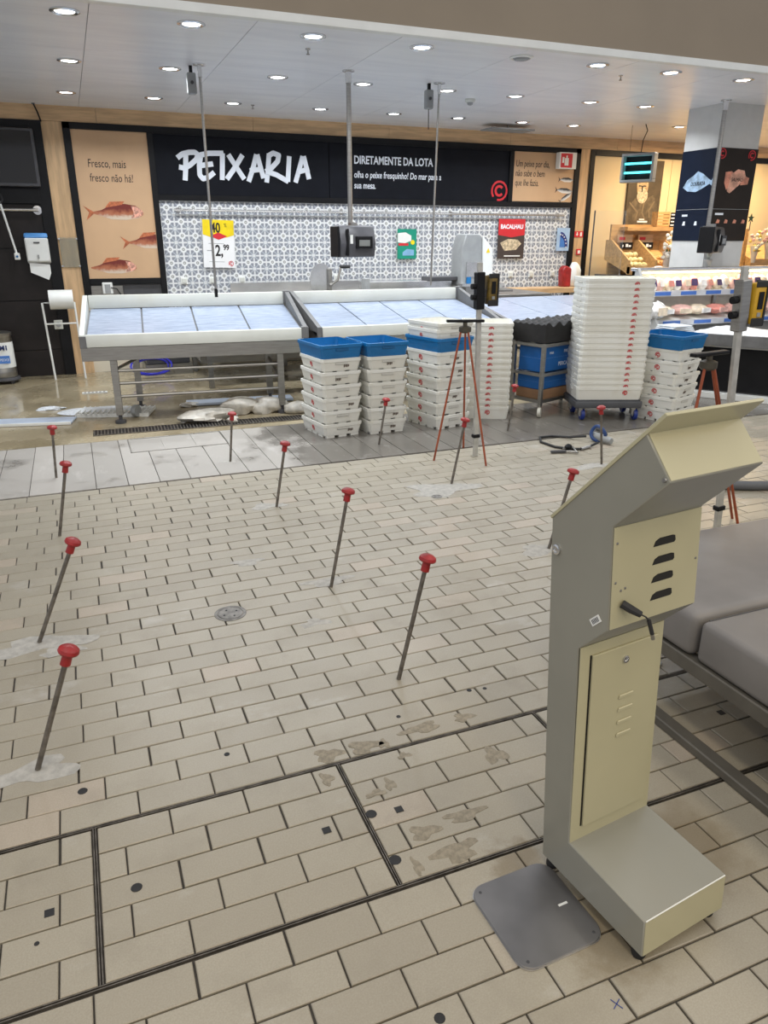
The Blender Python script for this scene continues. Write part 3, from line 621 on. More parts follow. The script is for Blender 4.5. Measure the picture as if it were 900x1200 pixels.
# work bench behind
t = thing('work_bench', 'steel work bench with sinks behind the sloping counters', 'bench', (0, 8.1, 0))
part('top', MB().box(1.15, 3.86, -.5, .9, .82, .86), M_steel, t, .004); part('top', MB().box(3.865, 5.3, -.36, .9, .82, .86), M_steel, t, .004); part('splashback', MB().box(1.7, 3.6, .84, .86, .86, .98), M_steel_b, t)
part('modesty_panel', MB().box(1.2, 3.4, .2, .22, .2, .8), M_steel, t); part('lower_shelf', MB().box(1.2, 3.4, .2, .85, .18, .2), M_steel, t)
for x in (1.22, 2.3, 3.35, 5.2):
    for y in (-.3, .82): part('leg', MB().box(x-.025, x+.025, y-.025, y+.025, 0, .82), M_steel, t)
t = thing('under_bench_box', 'dark appliance box under the steel bench', 'box', (.95, 9.0, 0)); part('body', MB().box(-.28, .2, -.2, .2, .12, .5), M_dkgrey, t, .01); part('panel', MB().box(-.26, -.03, -.21, -.2, .18, .46), M_steel, t); part('shelf', MB().box(-.3, .22, -.22, .22, 0, .12), M_steel, t)
t = thing('blue_hose', 'coiled blue hose on the wet floor seen under the left counter', 'hose', (.7, 8.6, .14))
part('coil', MB().tube([(.2*math.cos(a)*1.1, .02*math.sin(3*a), .1*math.sin(a)) for a in [2*PI*k/20 for k in range(20)]], .012, 8, True).tube([(.17*math.cos(a)*1.1, .03+.02*math.sin(2*a), .085*math.sin(a)-.01) for a in [2*PI*k/20 for k in range(20)]], .012, 8, True), mat('blue_hose', (.03, .03, .45), .4), t); part('coupling', MB().tube([(.2, 0, .0), (.24, 0, -.1)], .014, 8), M_steel, t)
t = thing('knife_tray', 'grey tray lying behind the first counter back board', 'tray', (1.97, 7.95, .86)); part('tray', MB().box(-.2, .2, -.06, .14, .03, .055), M_grey, t, .004); part('prop', MB().box(-.05, .05, 0, .06, 0, .03), M_steel, t)
t = thing('sink_unit', 'steel sink trough behind the middle counter', 'sink', (3.55, 7.95, .86)); part('trough', MB().box(-.52, .52, 0, .3, 0, .16), M_steel_b, t, .006); part('dark_lid', MB().box(.22, .66, -.04, .2, .16, .2), M_dkgrey, t, .004); part('end', MB().box(-.56, -.5, -.02, .1, 0, .2), M_grey, t, .006)
# bone saw and hand slicer
t = thing('hand_slicer', 'steel hand slicer with black crank below the hanging scale', 'slicer', (2.45, 7.75, .86))
part('base', MB().box(-.35, .15, -.14, .14, 0, .06), M_steel, t, .012); part('blade_guard', MB().lathe([(.02, -.012), (.17, -.012), (.17, .012), (.02, .012)], 28, Matrix.Translation((-.02, 0, .2)) @ Matrix.Scale(.72, 4, (1, 0, 0)) @ Matrix.Rotation(PI/2, 4, 'X')), M_steel_b, t); part('column', MB().box(.04, .09, -.04, .04, .05, .32), M_steel, t, .01)
part('crank', MB().tube([(.06, -.05, .15), (.14, -.06, .2), (.18, -.06, .33)], .013, 8), M_steel, t); part('handle', MB().tube([(.17, -.06, .335), (.28, -.06, .335)], .018, 8), M_rubber, t); part('tray', MB().box(-.5, -.3, -.1, .1, .03, .05), M_steel_b, t, .004); part('knob', MB().lathe([(.03, 0), (.03, .03)], 12, Matrix.Translation((-.3, -.14, .06)) @ Matrix.Rotation(PI/2, 4, 'X')), M_rubber, t)
t = thing('bone_saw', 'grey steel band saw standing before the patterned wall', 'saw', (4.34, 7.95, .86))
part('base', MB().box(-.2, .25, -.2, .2, 0, .12), M_steel, t, .01); part('body', MB().prism([(-.22, .1), (-.22, .5), (-.17, .66), (.0, .66), (.14, .53), (.16, .1)], -.12, .14, 'xzy'), M_grey, t, .01)
part('door', MB().prism([(.03, .64), (.16, .51), (.18, .14), (.05, .14)], -.14, -.12, 'xzy'), M_white, t, .004); part('plate', MB().box(-.16, .02, -.135, -.12, .2, .36), M_steel_b, t); part('warning', MB().prism([(.08, .46), (.13, .46), (.105, .51)], -.144, -.141, 'xzy'), MATS['yellow_print'], t, smooth=0); part('handle', MB().box(-.16, -.1, -.15, -.135, .1, .2), M_blue, t, .005); part('table', MB().box(-.25, .3, -.22, -.1, .1, .13), M_steel_b, t)
t = thing('wood_ledge', 'short brown wooden ledge at the right end of the tile wall', 'ledge', (5.9, 8.85, .78)); part('board', MB().box(-.5, .6, -.14, .14, 0, .07), M_oak_h, t, .004)
for x in (-.45, .5): part('support', MB().box(x, x+.05, -.05, .05, -.78, 0), M_steel, t)
# hanging poles and scales
def pole(label, x, y, z0, r, m=M_steel, lean=0):
    t = thing('hanging_pole', label, 'pole', (x, y, 2.75)); part('tube', MB().tube([(0, 0, 0), (lean, 0, z0-2.75)], r, 10), m, t); part('flange', MB().lathe([(.05, 0), (.05, -.008), (r+.006, -.012), (r+.004, -.09)], 16), M_steel_b, t); return t
t = pole('thin steel rod hanging in front of the sign lettering', 1.14, 6.664, 1.04, .011); part('end_hook', MB().box(-.012, .012, -.012, .012, -1.75, -1.68), M_black, t)
pole('thick steel pole carrying the scale over the counter', 2.295, 6.44, 1.6, .02)
pole('thin steel rod hanging right of the scale pole', 3.2, 6.616, 1.06, .009, lean=-.04)
pole('thick steel pole in front of the dark column panel', 6.16, 6.3, 1.6, .022)
for x, y, l in ((1.085, 6.75, 'small grey socket box hanging from the ceiling beside the left rod'), (3.13, 6.68, 'small grey socket box hanging from the ceiling beside the thin rod')):
    t = thing('ceiling_socket', l, 'socket', (x, y, 2.75)); part('stem', MB().box(-.012, .012, -.012, .012, -.05, 0), M_black, t); part('box', MB().box(-.035, .035, -.03, .03, -.2, -.05), M_grey, t, .008); part('knob', MB().lathe([(.014, 0), (.012, .012)], 10, Matrix.Translation((0, -.03, -.12)) @ Matrix.Rotation(PI/2, 4, 'X')), M_dkgrey, t)
    if x > 2: part('cord', MB().tube([(0, 0, -.2), (.003, 0, -.36)], .004, 6), M_black, t)
def scale(label, loc, rotz, m1):
    t = thing('hanging_scale', label, 'scale', loc, rotz)
    part('case', MB().prism([(-.1, -.13), (-.125, -.02), (-.085, .12), (.03, .13), (.05, -.12)], -.17, .17, 'yzx'), m1, t, .008)
    part('side_cover', MB().box(-.19, -.172, -.1, .05, -.13, .12), M_black, t, .006); part('front_rib', MB().box(-.12, -.1, -.136, -.1, -.12, .1), M_black, t, .006); part('bezel', MB().box(-.03, .13, -.138, -.11, -.06, .04), M_black, t, .004); part('display', MB().box(-.005, .1, -.1395, -.1375, -.04, .01), mat('lcd_grey', (.2, .21, .2), .3), t)
    part('badge', MB().box(-.085, -.06, -.127, -.12, -.02, .05), M_white, t); part('bracket', MB().box(-.03, .03, -.04, .02, .12, .15), M_steel, t); return t
scale('dark grey hanging scale with display in front of the patterned tiles', (2.31, 6.44, 1.455), .15, mat('scale_plastic', (.07, .07, .08), .4, var=.08))
scale('dark hanging scale on the pole before the column', (6.17, 6.27, 1.47), .5, mat('scale_plastic_dull', (.06, .055, .05), .45, var=.1))
t = thing('insect_lamp', 'hanging insect killer lamp with two glowing cyan tubes', 'lamp', (6.52, 7.9, 2.27), -1.05)
part('case', MB().box(-.21, .19, -.06, .06, .13, .16).box(-.21, .19, -.06, .06, -.16, -.13).box(-.21, -.18, -.06, .06, -.13, .13).box(.16, .19, -.06, .06, -.13, .13), M_grey, t, .004); part('back', MB().box(-.18, .16, .03, .05, -.13, .13), M_black, t)
for z in (-.05, .05): part('glow_tube', MB().tube([(-.17, -.02, z), (.15, -.02, z)], .012, 10), mat('cyan_tube', (.1, .85, .95), .4, var=0, emit=2.5), t)
part('cable', MB().tube([(0, 0, .16), (.01, 0, .3), (.05, 0, .4), (.02, 0, .47)], .006, 6).tube([(-.14, 0, .16), (-.14, 0, .47)], .002, 5), M_black, t)
# column with printed panels
colm = struct('wall_column', MB().box(6.26, 6.78, 6.4, 6.9, 0, 2.75), mat('column_paint', (.62, .62, .6), .6, var=.03), label='square white column with dark printed fish panels')
cp = part('navy_panel', MB().box(6.252, 6.26, 6.4, 6.9, 1.455, 2.345), mat('navy_panel', (.008, .013, .028), .5, spec=.15), colm); bp = part('brown_panel', MB().box(6.252, 6.782, 6.392, 6.4, 1.455, 2.345), mat('brown_panel', (.026, .02, .016), .5, spec=.15), colm)
def on_left(name, poly, m, d=.002, lab=None): part(name, MB().prism([(q[0], q[1]) for q in poly], 6.252-d, 6.252-d+.0015, 'yzx'), m, colm, smooth=0, label=lab)
def on_front(name, poly, m, d=.002, lab=None): part(name, MB().prism(poly, 6.392-d, 6.392-d+.0015, 'xzy'), m, colm, smooth=0, label=lab)
M_bream = fish_mat('bream_print', (.12, .2, .32), (.35, .5, .65), (.6, .68, .75), h=.1)
on_left('bream', [(6.83, 1.99), (6.78, 2.06), (6.7, 2.1), (6.64, 2.14), (6.56, 2.11), (6.48, 2.06), (6.44, 2.04), (6.41, 2.08), (6.42, 2.03), (6.4, 1.98), (6.46, 2.01), (6.55, 1.97), (6.64, 1.94), (6.76, 1.95)], mat('bream_silver', (.3, .42, .55), .5, var=.35, scale=14), lab='printed silver blue bream')
on_left('icon_bar', [(6.79, 1.70), (6.71, 1.70), (6.71, 1.72), (6.79, 1.72)], M_letter)
for y in (6.75, 6.58): on_left('icon', [(y-.02, 1.61), (y+.02, 1.61), (y+.01, 1.65), (y-.015, 1.65)], M_letter)
on_left('divider', [(6.41, 1.766), (6.89, 1.766), (6.89, 1.77), (6.41, 1.77)], M_grey)
text('fish_name', 'DOURADA', .055, M_ink, colm, (6.2485, 6.72, 2.0), rot=(PI/2, 0, -PI/2), sx=.75)
M_salm = mat('salmon_print', (.62, .25, .16), .5, var=.3, scale=14)
on_front('salmon_steak', [(6.38, 2.12), (6.46, 2.13), (6.55, 2.08), (6.46, 2.0), (6.42, 1.95), (6.38, 2.02)], M_salm, .002, 'printed salmon steak'); on_front('salmon_steak', [(6.46, 2.1), (6.54, 2.15), (6.63, 2.14), (6.66, 2.08), (6.58, 2.0), (6.47, 1.92), (6.43, 1.94)], mat('salmon_pale_print', (.68, .36, .25), .5, var=.3, scale=14), .004, 'printed salmon steak'); on_front('salmon_steak', [(6.62, 2.1), (6.71, 2.07), (6.7, 2.01), (6.6, 2.0)], M_salm, .003, 'printed salmon steak')
text('fish_name', 'SALMÃO', .05, M_ink, colm, (6.47, 6.387, 2.035), sx=.8)
on_front('icon_bar', [(6.32, 1.71), (6.43, 1.71), (6.43, 1.73), (6.32, 1.73)], M_letter)
for x in (6.37, 6.48, 6.6, 6.72): on_front('icon', [(x-.025, 1.63), (x+.02, 1.63), (x+.025, 1.66), (x-.01, 1.67)], M_salm)
on_front('divider', [(6.27, 1.766), (6.77, 1.766), (6.77, 1.77), (6.27, 1.77)], M_grey)
c_logo(colm, (6.70, 6.39, 2.285), .05); c_logo(colm, (6.30, 6.39, 2.29), .05)

# ------------------------------------------------------------------ warm alcove right of the sign
M_alc = mat('alcove_panel', (.72, .58, .36), .6, var=.04, scale=2)
for a in ((6.765, 6.84, .0, 2.602), (6.84, 12, 2.53, 2.602)): part('alcove_frame', wbox(*a, -.01, .045), M_black, wall, .002)
for x0, x1 in ((6.84, 8.2), (8.205, 9.6), (9.605, 11.5)): part('alcove_panel', wbox(x0, x1-.003, 0, 2.53, -.011, .01), M_alc, wall)
port = thing('portrait_poster', 'dark poster with a bearded man portrait behind the produce stall', 'poster', (7.755, WY-.03, 2.07))
part('sheet', MB().box(-.31, .28, -.01, .015, -.43, .43), mat('umber_print', (.06, .042, .022), .6, var=.2), port)
M_coat = mat('coat_print', (.11, .082, .048), .6, var=.35, scale=12); M_skin = mat('portrait_skin_print', (.42, .3, .17), .6, var=.35, scale=22); M_beard = mat('beard_print', (.5, .42, .3), .6, var=.4, scale=40)
ell = lambda cx, cz, rx, rz, n=18: [(cx+rx*math.cos(2*PI*k/n), cz+rz*math.sin(2*PI*k/n)) for k in range(n)]
part('coat', MB().prism([(-.3, -.43), (-.29, -.2), (-.18, -.07), (-.08, .02), (.04, -.06), (.15, -.02), (.24, -.15), (.26, -.43)], -.0125, -.01, 'xzy'), M_coat, port, smooth=0)
for q in (((-.26, -.12), (-.1, -.25), (-.12, -.33)), ((.0, -.1), (-.02, -.25), (.05, -.36)), ((.18, -.1), (.1, -.22), (.12, -.32))): part('fold', MB().ribbon(q, .02, -.0135, -.0125), mat('fold_print', (.2, .15, .09), .6), port, smooth=0)
part('face', MB().prism(ell(-.06, .1, .1, .17), -.0145, -.012, 'xzy'), M_skin, port, smooth=0); part('beard', MB().prism(ell(-.05, -.03, .095, .1), -.016, -.0145, 'xzy'), M_beard, port, smooth=0); part('hair', MB().prism([(-.15, .12), (-.14, .22), (-.05, .25), (.03, .2), (.02, .12), (-.02, .18), (-.1, .18)], -.0158, -.0145, 'xzy'), M_beard, port, smooth=0); part('brow', MB().box(-.13, -.08, -.0165, -.0145, .09, .105).box(-.05, 0, -.0165, -.0145, .09, .105).box(-.075, -.055, -.0168, -.0145, .02, .1), M_ink, port)
part('caption', MB().box(-.09, .09, -.0165, -.01, -.385, -.362).box(-.06, .03, -.0165, -.01, -.35, -.335), M_letter, port)
t = thing('glass_screen', 'upright glass screen with dark edge left of the produce stall', 'screen', (6.44, 8.2, 0)); part('pane', MB().box(-.27, .2, 0, .008, .9, 1.8), mat('clear_glass', (.95, .97, .95), .02, var=0, trans=.97), t); part('edge_post', MB().box(-.28, -.27, -.004, .012, 0, 1.8), M_dkgrey, t)
stall = thing('produce_stall', 'wooden produce stall with sloping trays before the warm alcove wall', 'stall', (7.15, 8.4, 0))
M_crate_w = mat('stall_wood', (.5, .3, .12), .55, var=.2, scale=6, stretch=(1, 5, 5))
part('base', MB().box(-.3, .85, .0, .6, 0, 1.0), M_dkgrey, stall, .005); part('back_panel', MB().box(-.2, .85, .45, .48, 1.0, 1.65), M_crate_w, stall); part('top_shelf', MB().box(-.05, .8, .3, .5, 1.57, 1.62), M_crate_w, stall); part('tray_floor', MB().prism([(-.05, 1.05), (.4, 1.3), (.4, 1.32), (-.05, 1.07)], -.29, .62, 'yzx'), M_crate_w, stall)
for x in (-.3, .15, .62): part('divider', MB().prism([(-.1, 1.03), (.42, 1.2), (.42, 1.45), (.3, 1.45), (-.1, 1.2)], x, x+.03, 'yzx'), M_crate_w, stall)
part('front_rail', MB().box(-.3, .65, -.1, -.075, 1.02, 1.12), M_crate_w, stall)
for k, x in enumerate((-.35, .0)):
    t = thing('price_card', 'black price card with white figures, %s on the produce stall' % ('left one' if k == 0 else 'right one'), 'sign', (7.15+x+.34, 8.74, 1.34)); part('card', MB().box(-.11, .11, 0, .006, .0, .08), M_black, t); part('figures', MB().box(-.07, -.05, -.002, 0, .02, .05).box(-.01, .03, -.002, 0, .02, .06).box(.04, .08, -.002, 0, .02, .045), M_letter, t)
    t = thing('info_card', 'beige info card above the %s price card on the stall' % ('left' if k == 0 else 'right'), 'sign', (7.15+x+.36, 8.78, 1.42)); part('card', MB().box(-.15, .11, 0, .006, .0, .1), M_kraft, t); part('print', MB().box(-.12, -.02, -.001, 0, .03, .07), M_redprint, t)
M_garlic = mat('pale_produce', (.72, .6, .3), .5, var=.15, scale=14)
q = 0
for i in range(5):
    for j in range(3):
        x = 6.91+i*.076+rnd.uniform(-.01, .01); s_ = j*.11
        o = part('garlic_bulb', MB().blob((0, 0, 0), (.045, .045, .04), 100+q, .15, 10, 7), M_garlic, None, loc=(x, 8.42+s_, 1.13+s_*.55+rnd.uniform(0, .01))); q += 1
        tag(o, 'pale yellow bulb heaped in the left tray of the produce stall', 'produce', 'pale bulbs in the left stall tray')
for i in range(4):
    for j in range(2):
        x = 7.38+i*.08; s_ = .06+j*.12
        o = part('bread_roll', MB().blob((0, 0, 0), (.05, .045, .035), 140+i*2+j, .12, 10, 7), mat('bread_crust', (.55, .32, .12), .6, var=.25), None, loc=(x, 8.42+s_, 1.12+s_*.55)); tag(o, 'small brown loaf in the right tray of the produce stall', 'bread', 'brown loaves in the right stall tray')
o = part('plastic_bag', MB().blob((0, 0, .06), (.15, .08, .06), 5, .4, 16, 10, 0), mat('white_film', (.75, .8, .85), .25, var=.1), None, loc=(7.25, 8.2, 1.0)); tag(o, 'crumpled clear plastic bag on the stall front', 'bag')
def bouquet(x, y, z, label, h, cols, seed):
    t = thing('wrapped_bouquet', label, 'flowers', (x, y, z)); R = random.Random(seed)
    part('wrap', MB().lathe([(.025, 0), (.04, .1), (.06, h*.45), (.07, h*.55)], 14, cap=False), mat('bouquet_wrap', (.7, .66, .62), .25, var=.1, trans=.3), t)
    for k in range(26):
        a = R.uniform(0, 6.3); r = R.uniform(.03, .085); part('bloom', MB().blob((r*math.cos(a), r*math.sin(a), h*R.uniform(.4, 1)), (.024, .024, .022), k, .3, 8, 6), mat('bloom_%s' % cols[k % len(cols)][0], cols[k % len(cols)][1], .5), t)
    for k in range(7):
        a = R.uniform(0, 6.3); part('leaf', MB().add([(0, 0, h*.3), (.06*math.cos(a), .06*math.sin(a), h*.5), (.05*math.cos(a+.6), .05*math.sin(a+.6), h*.62)], [(0, 1, 2)]).add([(.002, 0, h*.3), (.062*math.cos(a), .06*math.sin(a), h*.5), (.052*math.cos(a+.6), .05*math.sin(a+.6), h*.62)], [(2, 1, 0)]), mat('leaf_green', (.06, .13, .03), .5), t)
CF = [('white', (.75, .75, .7)), ('pink', (.7, .45, .45)), ('yellow', (.7, .55, .15))]
bouquet(7.48, 8.3, 1.0, 'tall wrapped bouquet of white flowers at the right end of the stall', .56, CF[:1], 1); bouquet(7.56, 8.18, 1.0, 'shorter pink wrapped bouquet beside the tall white one', .4, CF[1:2]+CF[:1], 2)
t = thing('slatted_box', 'small slatted wooden box on the stall shelf beside the portrait', 'box', (7.76, 8.78, 1.62))
for k in range(5): part('slat', MB().box(-.09, .1, 0, .02, .005+k*.04, .037+k*.04), M_crate_w, t)
for x in (-.1, .1): part('side', MB().box(x, x+.01, 0, .12, 0, .2), M_crate_w, t)
t = thing('striped_card', 'black card with white stripes beside the column', 'card', (7.94, 8.78, 1.62)); part('card', MB().box(-.05, .06, 0, .01, 0, .19), M_black, t)
for k in range(4): part('stripe', MB().box(-.045, .055, -.002, 0, .02+k*.045, .035+k*.045), M_letter, t)
# second stall right of the column
st2 = thing('flower_stall', 'wooden flower stall right of the dark column', 'stall', (9.2, 8.4, 0)); part('base', MB().box(-.3, 1.3, 0, .6, 0, 1.05), M_dkgrey, st2); part('tray', MB().prism([(-.1, 1.05), (.4, 1.25), (.4, 1.38), (-.1, 1.2)], -.2, 1.2, 'yzx'), M_crate_w, st2); part('post', MB().box(-.28, -.22, 0, .06, 1.05, 1.6), M_crate_w, st2)
bouquet(8.98, 8.25, 1.15, 'mixed bouquet beside the wooden post right of the column', .42, CF, 5); bouquet(9.18, 8.2, 1.2, 'pink and white bouquet at the right picture edge', .4, CF[1:2]+CF[:1], 6); bouquet(9.36, 8.2, 1.2, 'yellow bouquet at the far right picture edge', .38, CF[2:], 7)
part('star', MB().prism([(.06*(1 if k % 2 == 0 else .4)*math.sin(k*PI/5), .06*(1 if k % 2 == 0 else .4)*math.cos(k*PI/5)) for k in range(10)], -.03, -.02, 'xzy'), mat('star_green', (.02, .06, .03), .6), st2, loc=(-.25, 0, 1.74), label='dark green star ornament'); part('star_stem', MB().box(-.255, -.245, -.03, -.022, 1.58, 1.7), M_dkgrey, st2)

# ------------------------------------------------------------------ refrigerated case and iced table on the right
M_case = mat('case_grey', (.42, .42, .41), .45, var=.05)
case = thing('display_case', 'open refrigerated display case with packaged fish before the column', 'refrigerator', (5.3, 5.85, 0))
part('body', MB().box(0, 3.2, .27, .5, 0, .64), M_case, case, .01); part('back_wall', MB().box(0, 3.2, .46, .5, .62, 1.18), mat('case_white', (.75, .72, .64), .5), case); part('end_wall', MB().prism([(.0, .62), (.5, .62), (.5, 1.2), (.42, 1.2), (.28, .97)], 0, .03, 'yzx'), M_case, case)
part('top_rail', MB().box(-.01, 3.2, .42, .52, 1.17, 1.2), M_steel_b, case, .006); part('glass_front', MB().box(.03, 3.2, .402, .408, 1.08, 1.172), mat('clear_glass', (.95, .97, .95), .02), case)
part('shelf', MB().box(.03, 3.2, .26, .46, .955, .972), M_white, case); part('price_rail', MB().box(.03, 3.2, .243, .262, .93, .985), mat('price_rail', (.55, .56, .58), .4), case); part('deck', MB().prism([(.1, .68), (.46, .76), (.46, .78), (.1, .70)], .03, 3.2, 'yzx'), M_white, case); part('price_rail', MB().box(.03, 3.2, .083, .1, .66, .715), MATS['price_rail'], case)
for k in range(9): part('price_strip', MB().box(.1+k*.33, .1+k*.33+.2, .239, .243, .94, .975), mat('strip_blue', (.06, .16, .5), .4), case)
for k in range(6): part('price_strip', MB().box(.1+k*.4, .1+k*.4+.22, .079, .083, .672, .705), MATS['strip_blue'], case)
part('lamp_tube', MB().tube([(.05, .40, 1.155), (3.15, .40, 1.155)], .008, 8), mat('case_tube', (1, .85, .6), .4, var=0, emit=6), case); part('post', MB().box(1.06, 1.1, .43, .46, .62, .96), M_steel, case)
area('case_light', (1.6, .36, 1.14), 3.0, 5, (1, .8, .52), sy=.06, parent=case)
NTH = ['first', 'second', 'third', 'fourth', 'fifth', 'sixth', 'seventh', 'eighth', 'ninth', 'tenth', 'eleventh', 'twelfth', 'thirteenth', 'fourteenth', 'fifteenth', 'sixteenth']
PK = [('pack_white', (.75, .73, .7)), ('pack_pink', (.7, .42, .36)), ('pack_cream', (.72, .6, .45)), ('pack_violet', (.07, .04, .12)), ('pack_rose', (.65, .25, .2))]
def pack(x, y, z, wd, dp, h, c, c2, label, group, a=0, lean=.35):
    t = thing('food_pack', label, 'package', (x, y, z), rot=(-lean, 0, a), group=group)
    part('bag', MB().blob((0, 0, h/2), (wd/2, dp/2, h/2), int(x*1000) % 97, .12, 12, 8, 0), mat(PK[c][0], PK[c][1], .35, var=.2, scale=16), t); part('front_label', MB().box(-wd*.26, wd*.26, -dp*.53, -dp*.45, h*.25, h*.7), mat(PK[c2][0], PK[c2][1], .35, var=.2, scale=16), t)
for k in range(16):
    pack(5.44+k*.108+rnd.uniform(-.01, .01), 6.19, .974, .125, .09, .125+rnd.uniform(0, .035), [0, 1, 2, 0, 1, 4][k % 6], [3, 0, 4, 3, 2][k % 5], 'small fish pack standing on the upper case shelf, %s from the left' % NTH[k], 'packs on the upper case shelf', rnd.uniform(-.3, .3))
for k in range(7):
    pack(5.5+k*.235+rnd.uniform(-.02, .02), 6.08, .745, .24, .22, .1, [2, 1, 2, 4, 1][k % 5], [0, 2, 0, 1][k % 4], 'flat fish pack lying on the lower case deck, %s from the left' % NTH[k], 'packs on the lower case deck', rnd.uniform(-.2, .2), 0)
pack(5.35, 6.0, .72, .24, .18, .17, 0, 2, 'puffy white bag at the left end of the display case deck', None, .2, 0)
t = thing('bag_pile', 'flat pile of clear folded bags by the display case', 'bags', (5.36, 5.72, .62))
for k in range(5): part('bag', MB().box(-.15+.01*k, .18-.012*k, -.1, .12, k*.016, k*.016+.011), mat('white_film', (.75, .8, .85), .25), t, .003, rot=(0, 0, .06*k-.1))
part('stand', MB().box(-.1, .12, -.08, .1, -.62, 0), M_case, t)
# small plants
def plant(x, y, z, label):
    t = thing('potted_plant', label, 'plant', (x, y, z)); part('pot', MB().lathe([(.03, 0), (.045, .07), (.04, .075), (.035, .06)], 16), M_grey, t)
    for k in range(14):
        a = k*2.4; r = .02+.045*((k*7 % 5)/5); part('leaf', MB().tube([(0, 0, .06), (r*.6*math.cos(a), r*.6*math.sin(a), .13), (r*1.3*math.cos(a), r*1.3*math.sin(a), .19)], .006, 5, radii=[.006, .007, .001]), mat('pale_leaf', (.42, .45, .42), .5), t)
plant(6.24, 6.31, 1.2, 'small pale potted plant on the case rail below the column scale')
# iced table
a0 = Vector((5.5, 5.72)); a1 = Vector((6.02, 5.0))
ang = math.atan2(a1.y-a0.y, a1.x-a0.x)
t = thing('iced_table', 'grey fish table heaped with ice at the right edge', 'table', (a0.x, a0.y, 0), ang)
Lk = 1.9
part('top', MB().box(0, Lk, 0, .55, .5, .53), M_steel, t, .003); part('edge', MB().box(0, Lk, -.012, .012, .515, .625), mat('zinc', (.2, .2, .2), .4, .6, var=.15), t, .003); part('edge_end', MB().box(-.012, .0, 0, .52, .515, .64), MATS['zinc'], t, .003)
part('cabinet', MB().box(.06, Lk, .1, .52, .07, .5), M_black, t); part('plinth', MB().box(.1, Lk, .02, .1, 0, .06), M_white, t, .004)
o = MB()
nx, ny = 40, 16; vs = []; fs = []
R5 = random.Random(5)
for i in range(nx+1):
    for j in range(ny+1):
        ex = min(1, min(i, nx-i)/4, min(j, ny-j)/3); vs.append((.02+i*(Lk-.04)/nx, .015+j*.52/ny, .56+.09*math.sqrt(ex)+.012*math.sin(i*.5+j*.3)+R5.uniform(0, .008)))
for i in range(nx):
    for j in range(ny): k = i*(ny+1)+j; fs.append((k, k+ny+1, k+ny+2, k+1))
o = part('ice_bed', MB().add(vs, fs), M_ice, None, smooth=60, loc=(a0.x, a0.y, 0), rot=(0, 0, ang)); tag(o, 'bed of crushed white ice on the grey table at right', 'ice'); o['kind'] = 'stuff'

# ------------------------------------------------------------------ crates
def crate_white_mat():
    m, nt, b = nodes_of('crate_white'); T = NT(nt); o = T.obj(); oi = T.n('ShaderNodeObjectInfo').outputs['Random']
    c = T.mix(oi, (.7, .69, .62), (.78, .78, .73)); n = T.noise(o, 7, 4); c = T.mix(T.math('MULTIPLY', T.ramp(n, .5, .75), .3), c, (.55, .5, .38)); T.l(c, b.inputs['Base Color']); b.inputs['Roughness'].default_value = .42
    b.inputs['Subsurface Weight'].default_value = .0; return m
M_cw = crate_white_mat()
CM = {}
def crate_meshes(wd, dp, h, feet):
    k = (wd, dp, h, feet); TP, OV = (.013, .0065) if feet or h < .1 or h > .111 else (.012, .004)
    if k in CM: return CM[k]
    t = .006; a, b = wd/2-OV, dp/2-OV; A, B = a-TP, b-TP; z0 = .018 if feet else 0
    mb = MB(); vs = []
    for (x, y, z) in ((A, B, z0), (a, b, h-.03), (a, b, h), (a-t, b-t, h), (a-t, b-t, h-.03), (A-t, B-t, z0+.008)):
        c = .018; vs += [(-x+c, -y, z), (x-c, -y, z), (x, -y+c, z), (x, y-c, z), (x-c, y, z), (-x+c, y, z), (-x, y-c, z), (-x, -y+c, z)]
    fs = [tuple(range(8))[::-1], tuple(range(40, 48))]
    for L in range(5): fs += [(L*8+i, L*8+(i+1) % 8, (L+1)*8+(i+1) % 8, (L+1)*8+i) for i in range(8)]
    mb.add(vs, fs)
    if feet:
        for sx in (-1, 0, 1):
            for sy in (-1, 1): mb.box(sx*(A-.045)-.035, sx*(A-.045)+.035, sy*(B-.018)-.015, sy*(B-.018)+.015, 0, z0+.002)
        for sy in (-.5, 0, .5):
            for sx in (-1, 1): mb.box(sx*(A-.012)-.01, sx*(A-.012)+.01, sy*B-.04, sy*B+.04, 0, z0+.002)
    body = mb.mesh('body', 0, 30)
    R = MB(); a2, b2 = wd/2, dp/2; vs = []
    for (x, y, z) in ((a, b, h-.026), (a2, b2, h-.024), (a2, b2, h-.001), (a-.002, b-.002, h+.001)):
        c = .02; vs += [(-x+c, -y, z), (x-c, -y, z), (x, -y+c, z), (x, y-c, z), (x-c, y, z), (-x+c, y, z), (-x, y-c, z), (-x, -y+c, z)]
    fs = []
    for L in range(3): fs += [(L*8+i, L*8+(i+1) % 8, (L+1)*8+(i+1) % 8, (L+1)*8+i) for i in range(8)]
    rim = R.add(vs, fs).mesh('rim', 0, 30)
    # hand grip on the short faces, dark notch under the rim
    tiltm = math.atan2(.022, h-.03-z0)
    grip = (MB().box(-a-.004, -a+.004, -.06, .06, h-.05, h-.03) if wd > .4 else MB().box(-.055, .055, -b-.0045, -b+.004, h-.048, h-.028)).mesh('grip', .003, 0)
    CM[k] = (body, rim, grip, a, b, A, B, z0); return CM[k]
LG = {}
def TPN(h, feet): return not (feet or h < .1 or h > .111)
def logo_mesh(r):
    if r not in LG:
        m_ = MB(); arc = lambda rr, a0, a1, n=10: [(rr*math.cos(a0+(a1-a0)*k/n), rr*math.sin(a0+(a1-a0)*k/n)) for k in range(n+1)]
        m_.ribbon(arc(r*.85, -.5*PI-.3, -.5*PI+1.7*PI), r*.26, -.001, 0, 5); m_.ribbon(arc(r*.4, .7, 2*PI-.7, 6), r*.3, -.001, 0, 5); LG[r] = m_.mesh('logo', 0, 0)
    return LG[r]
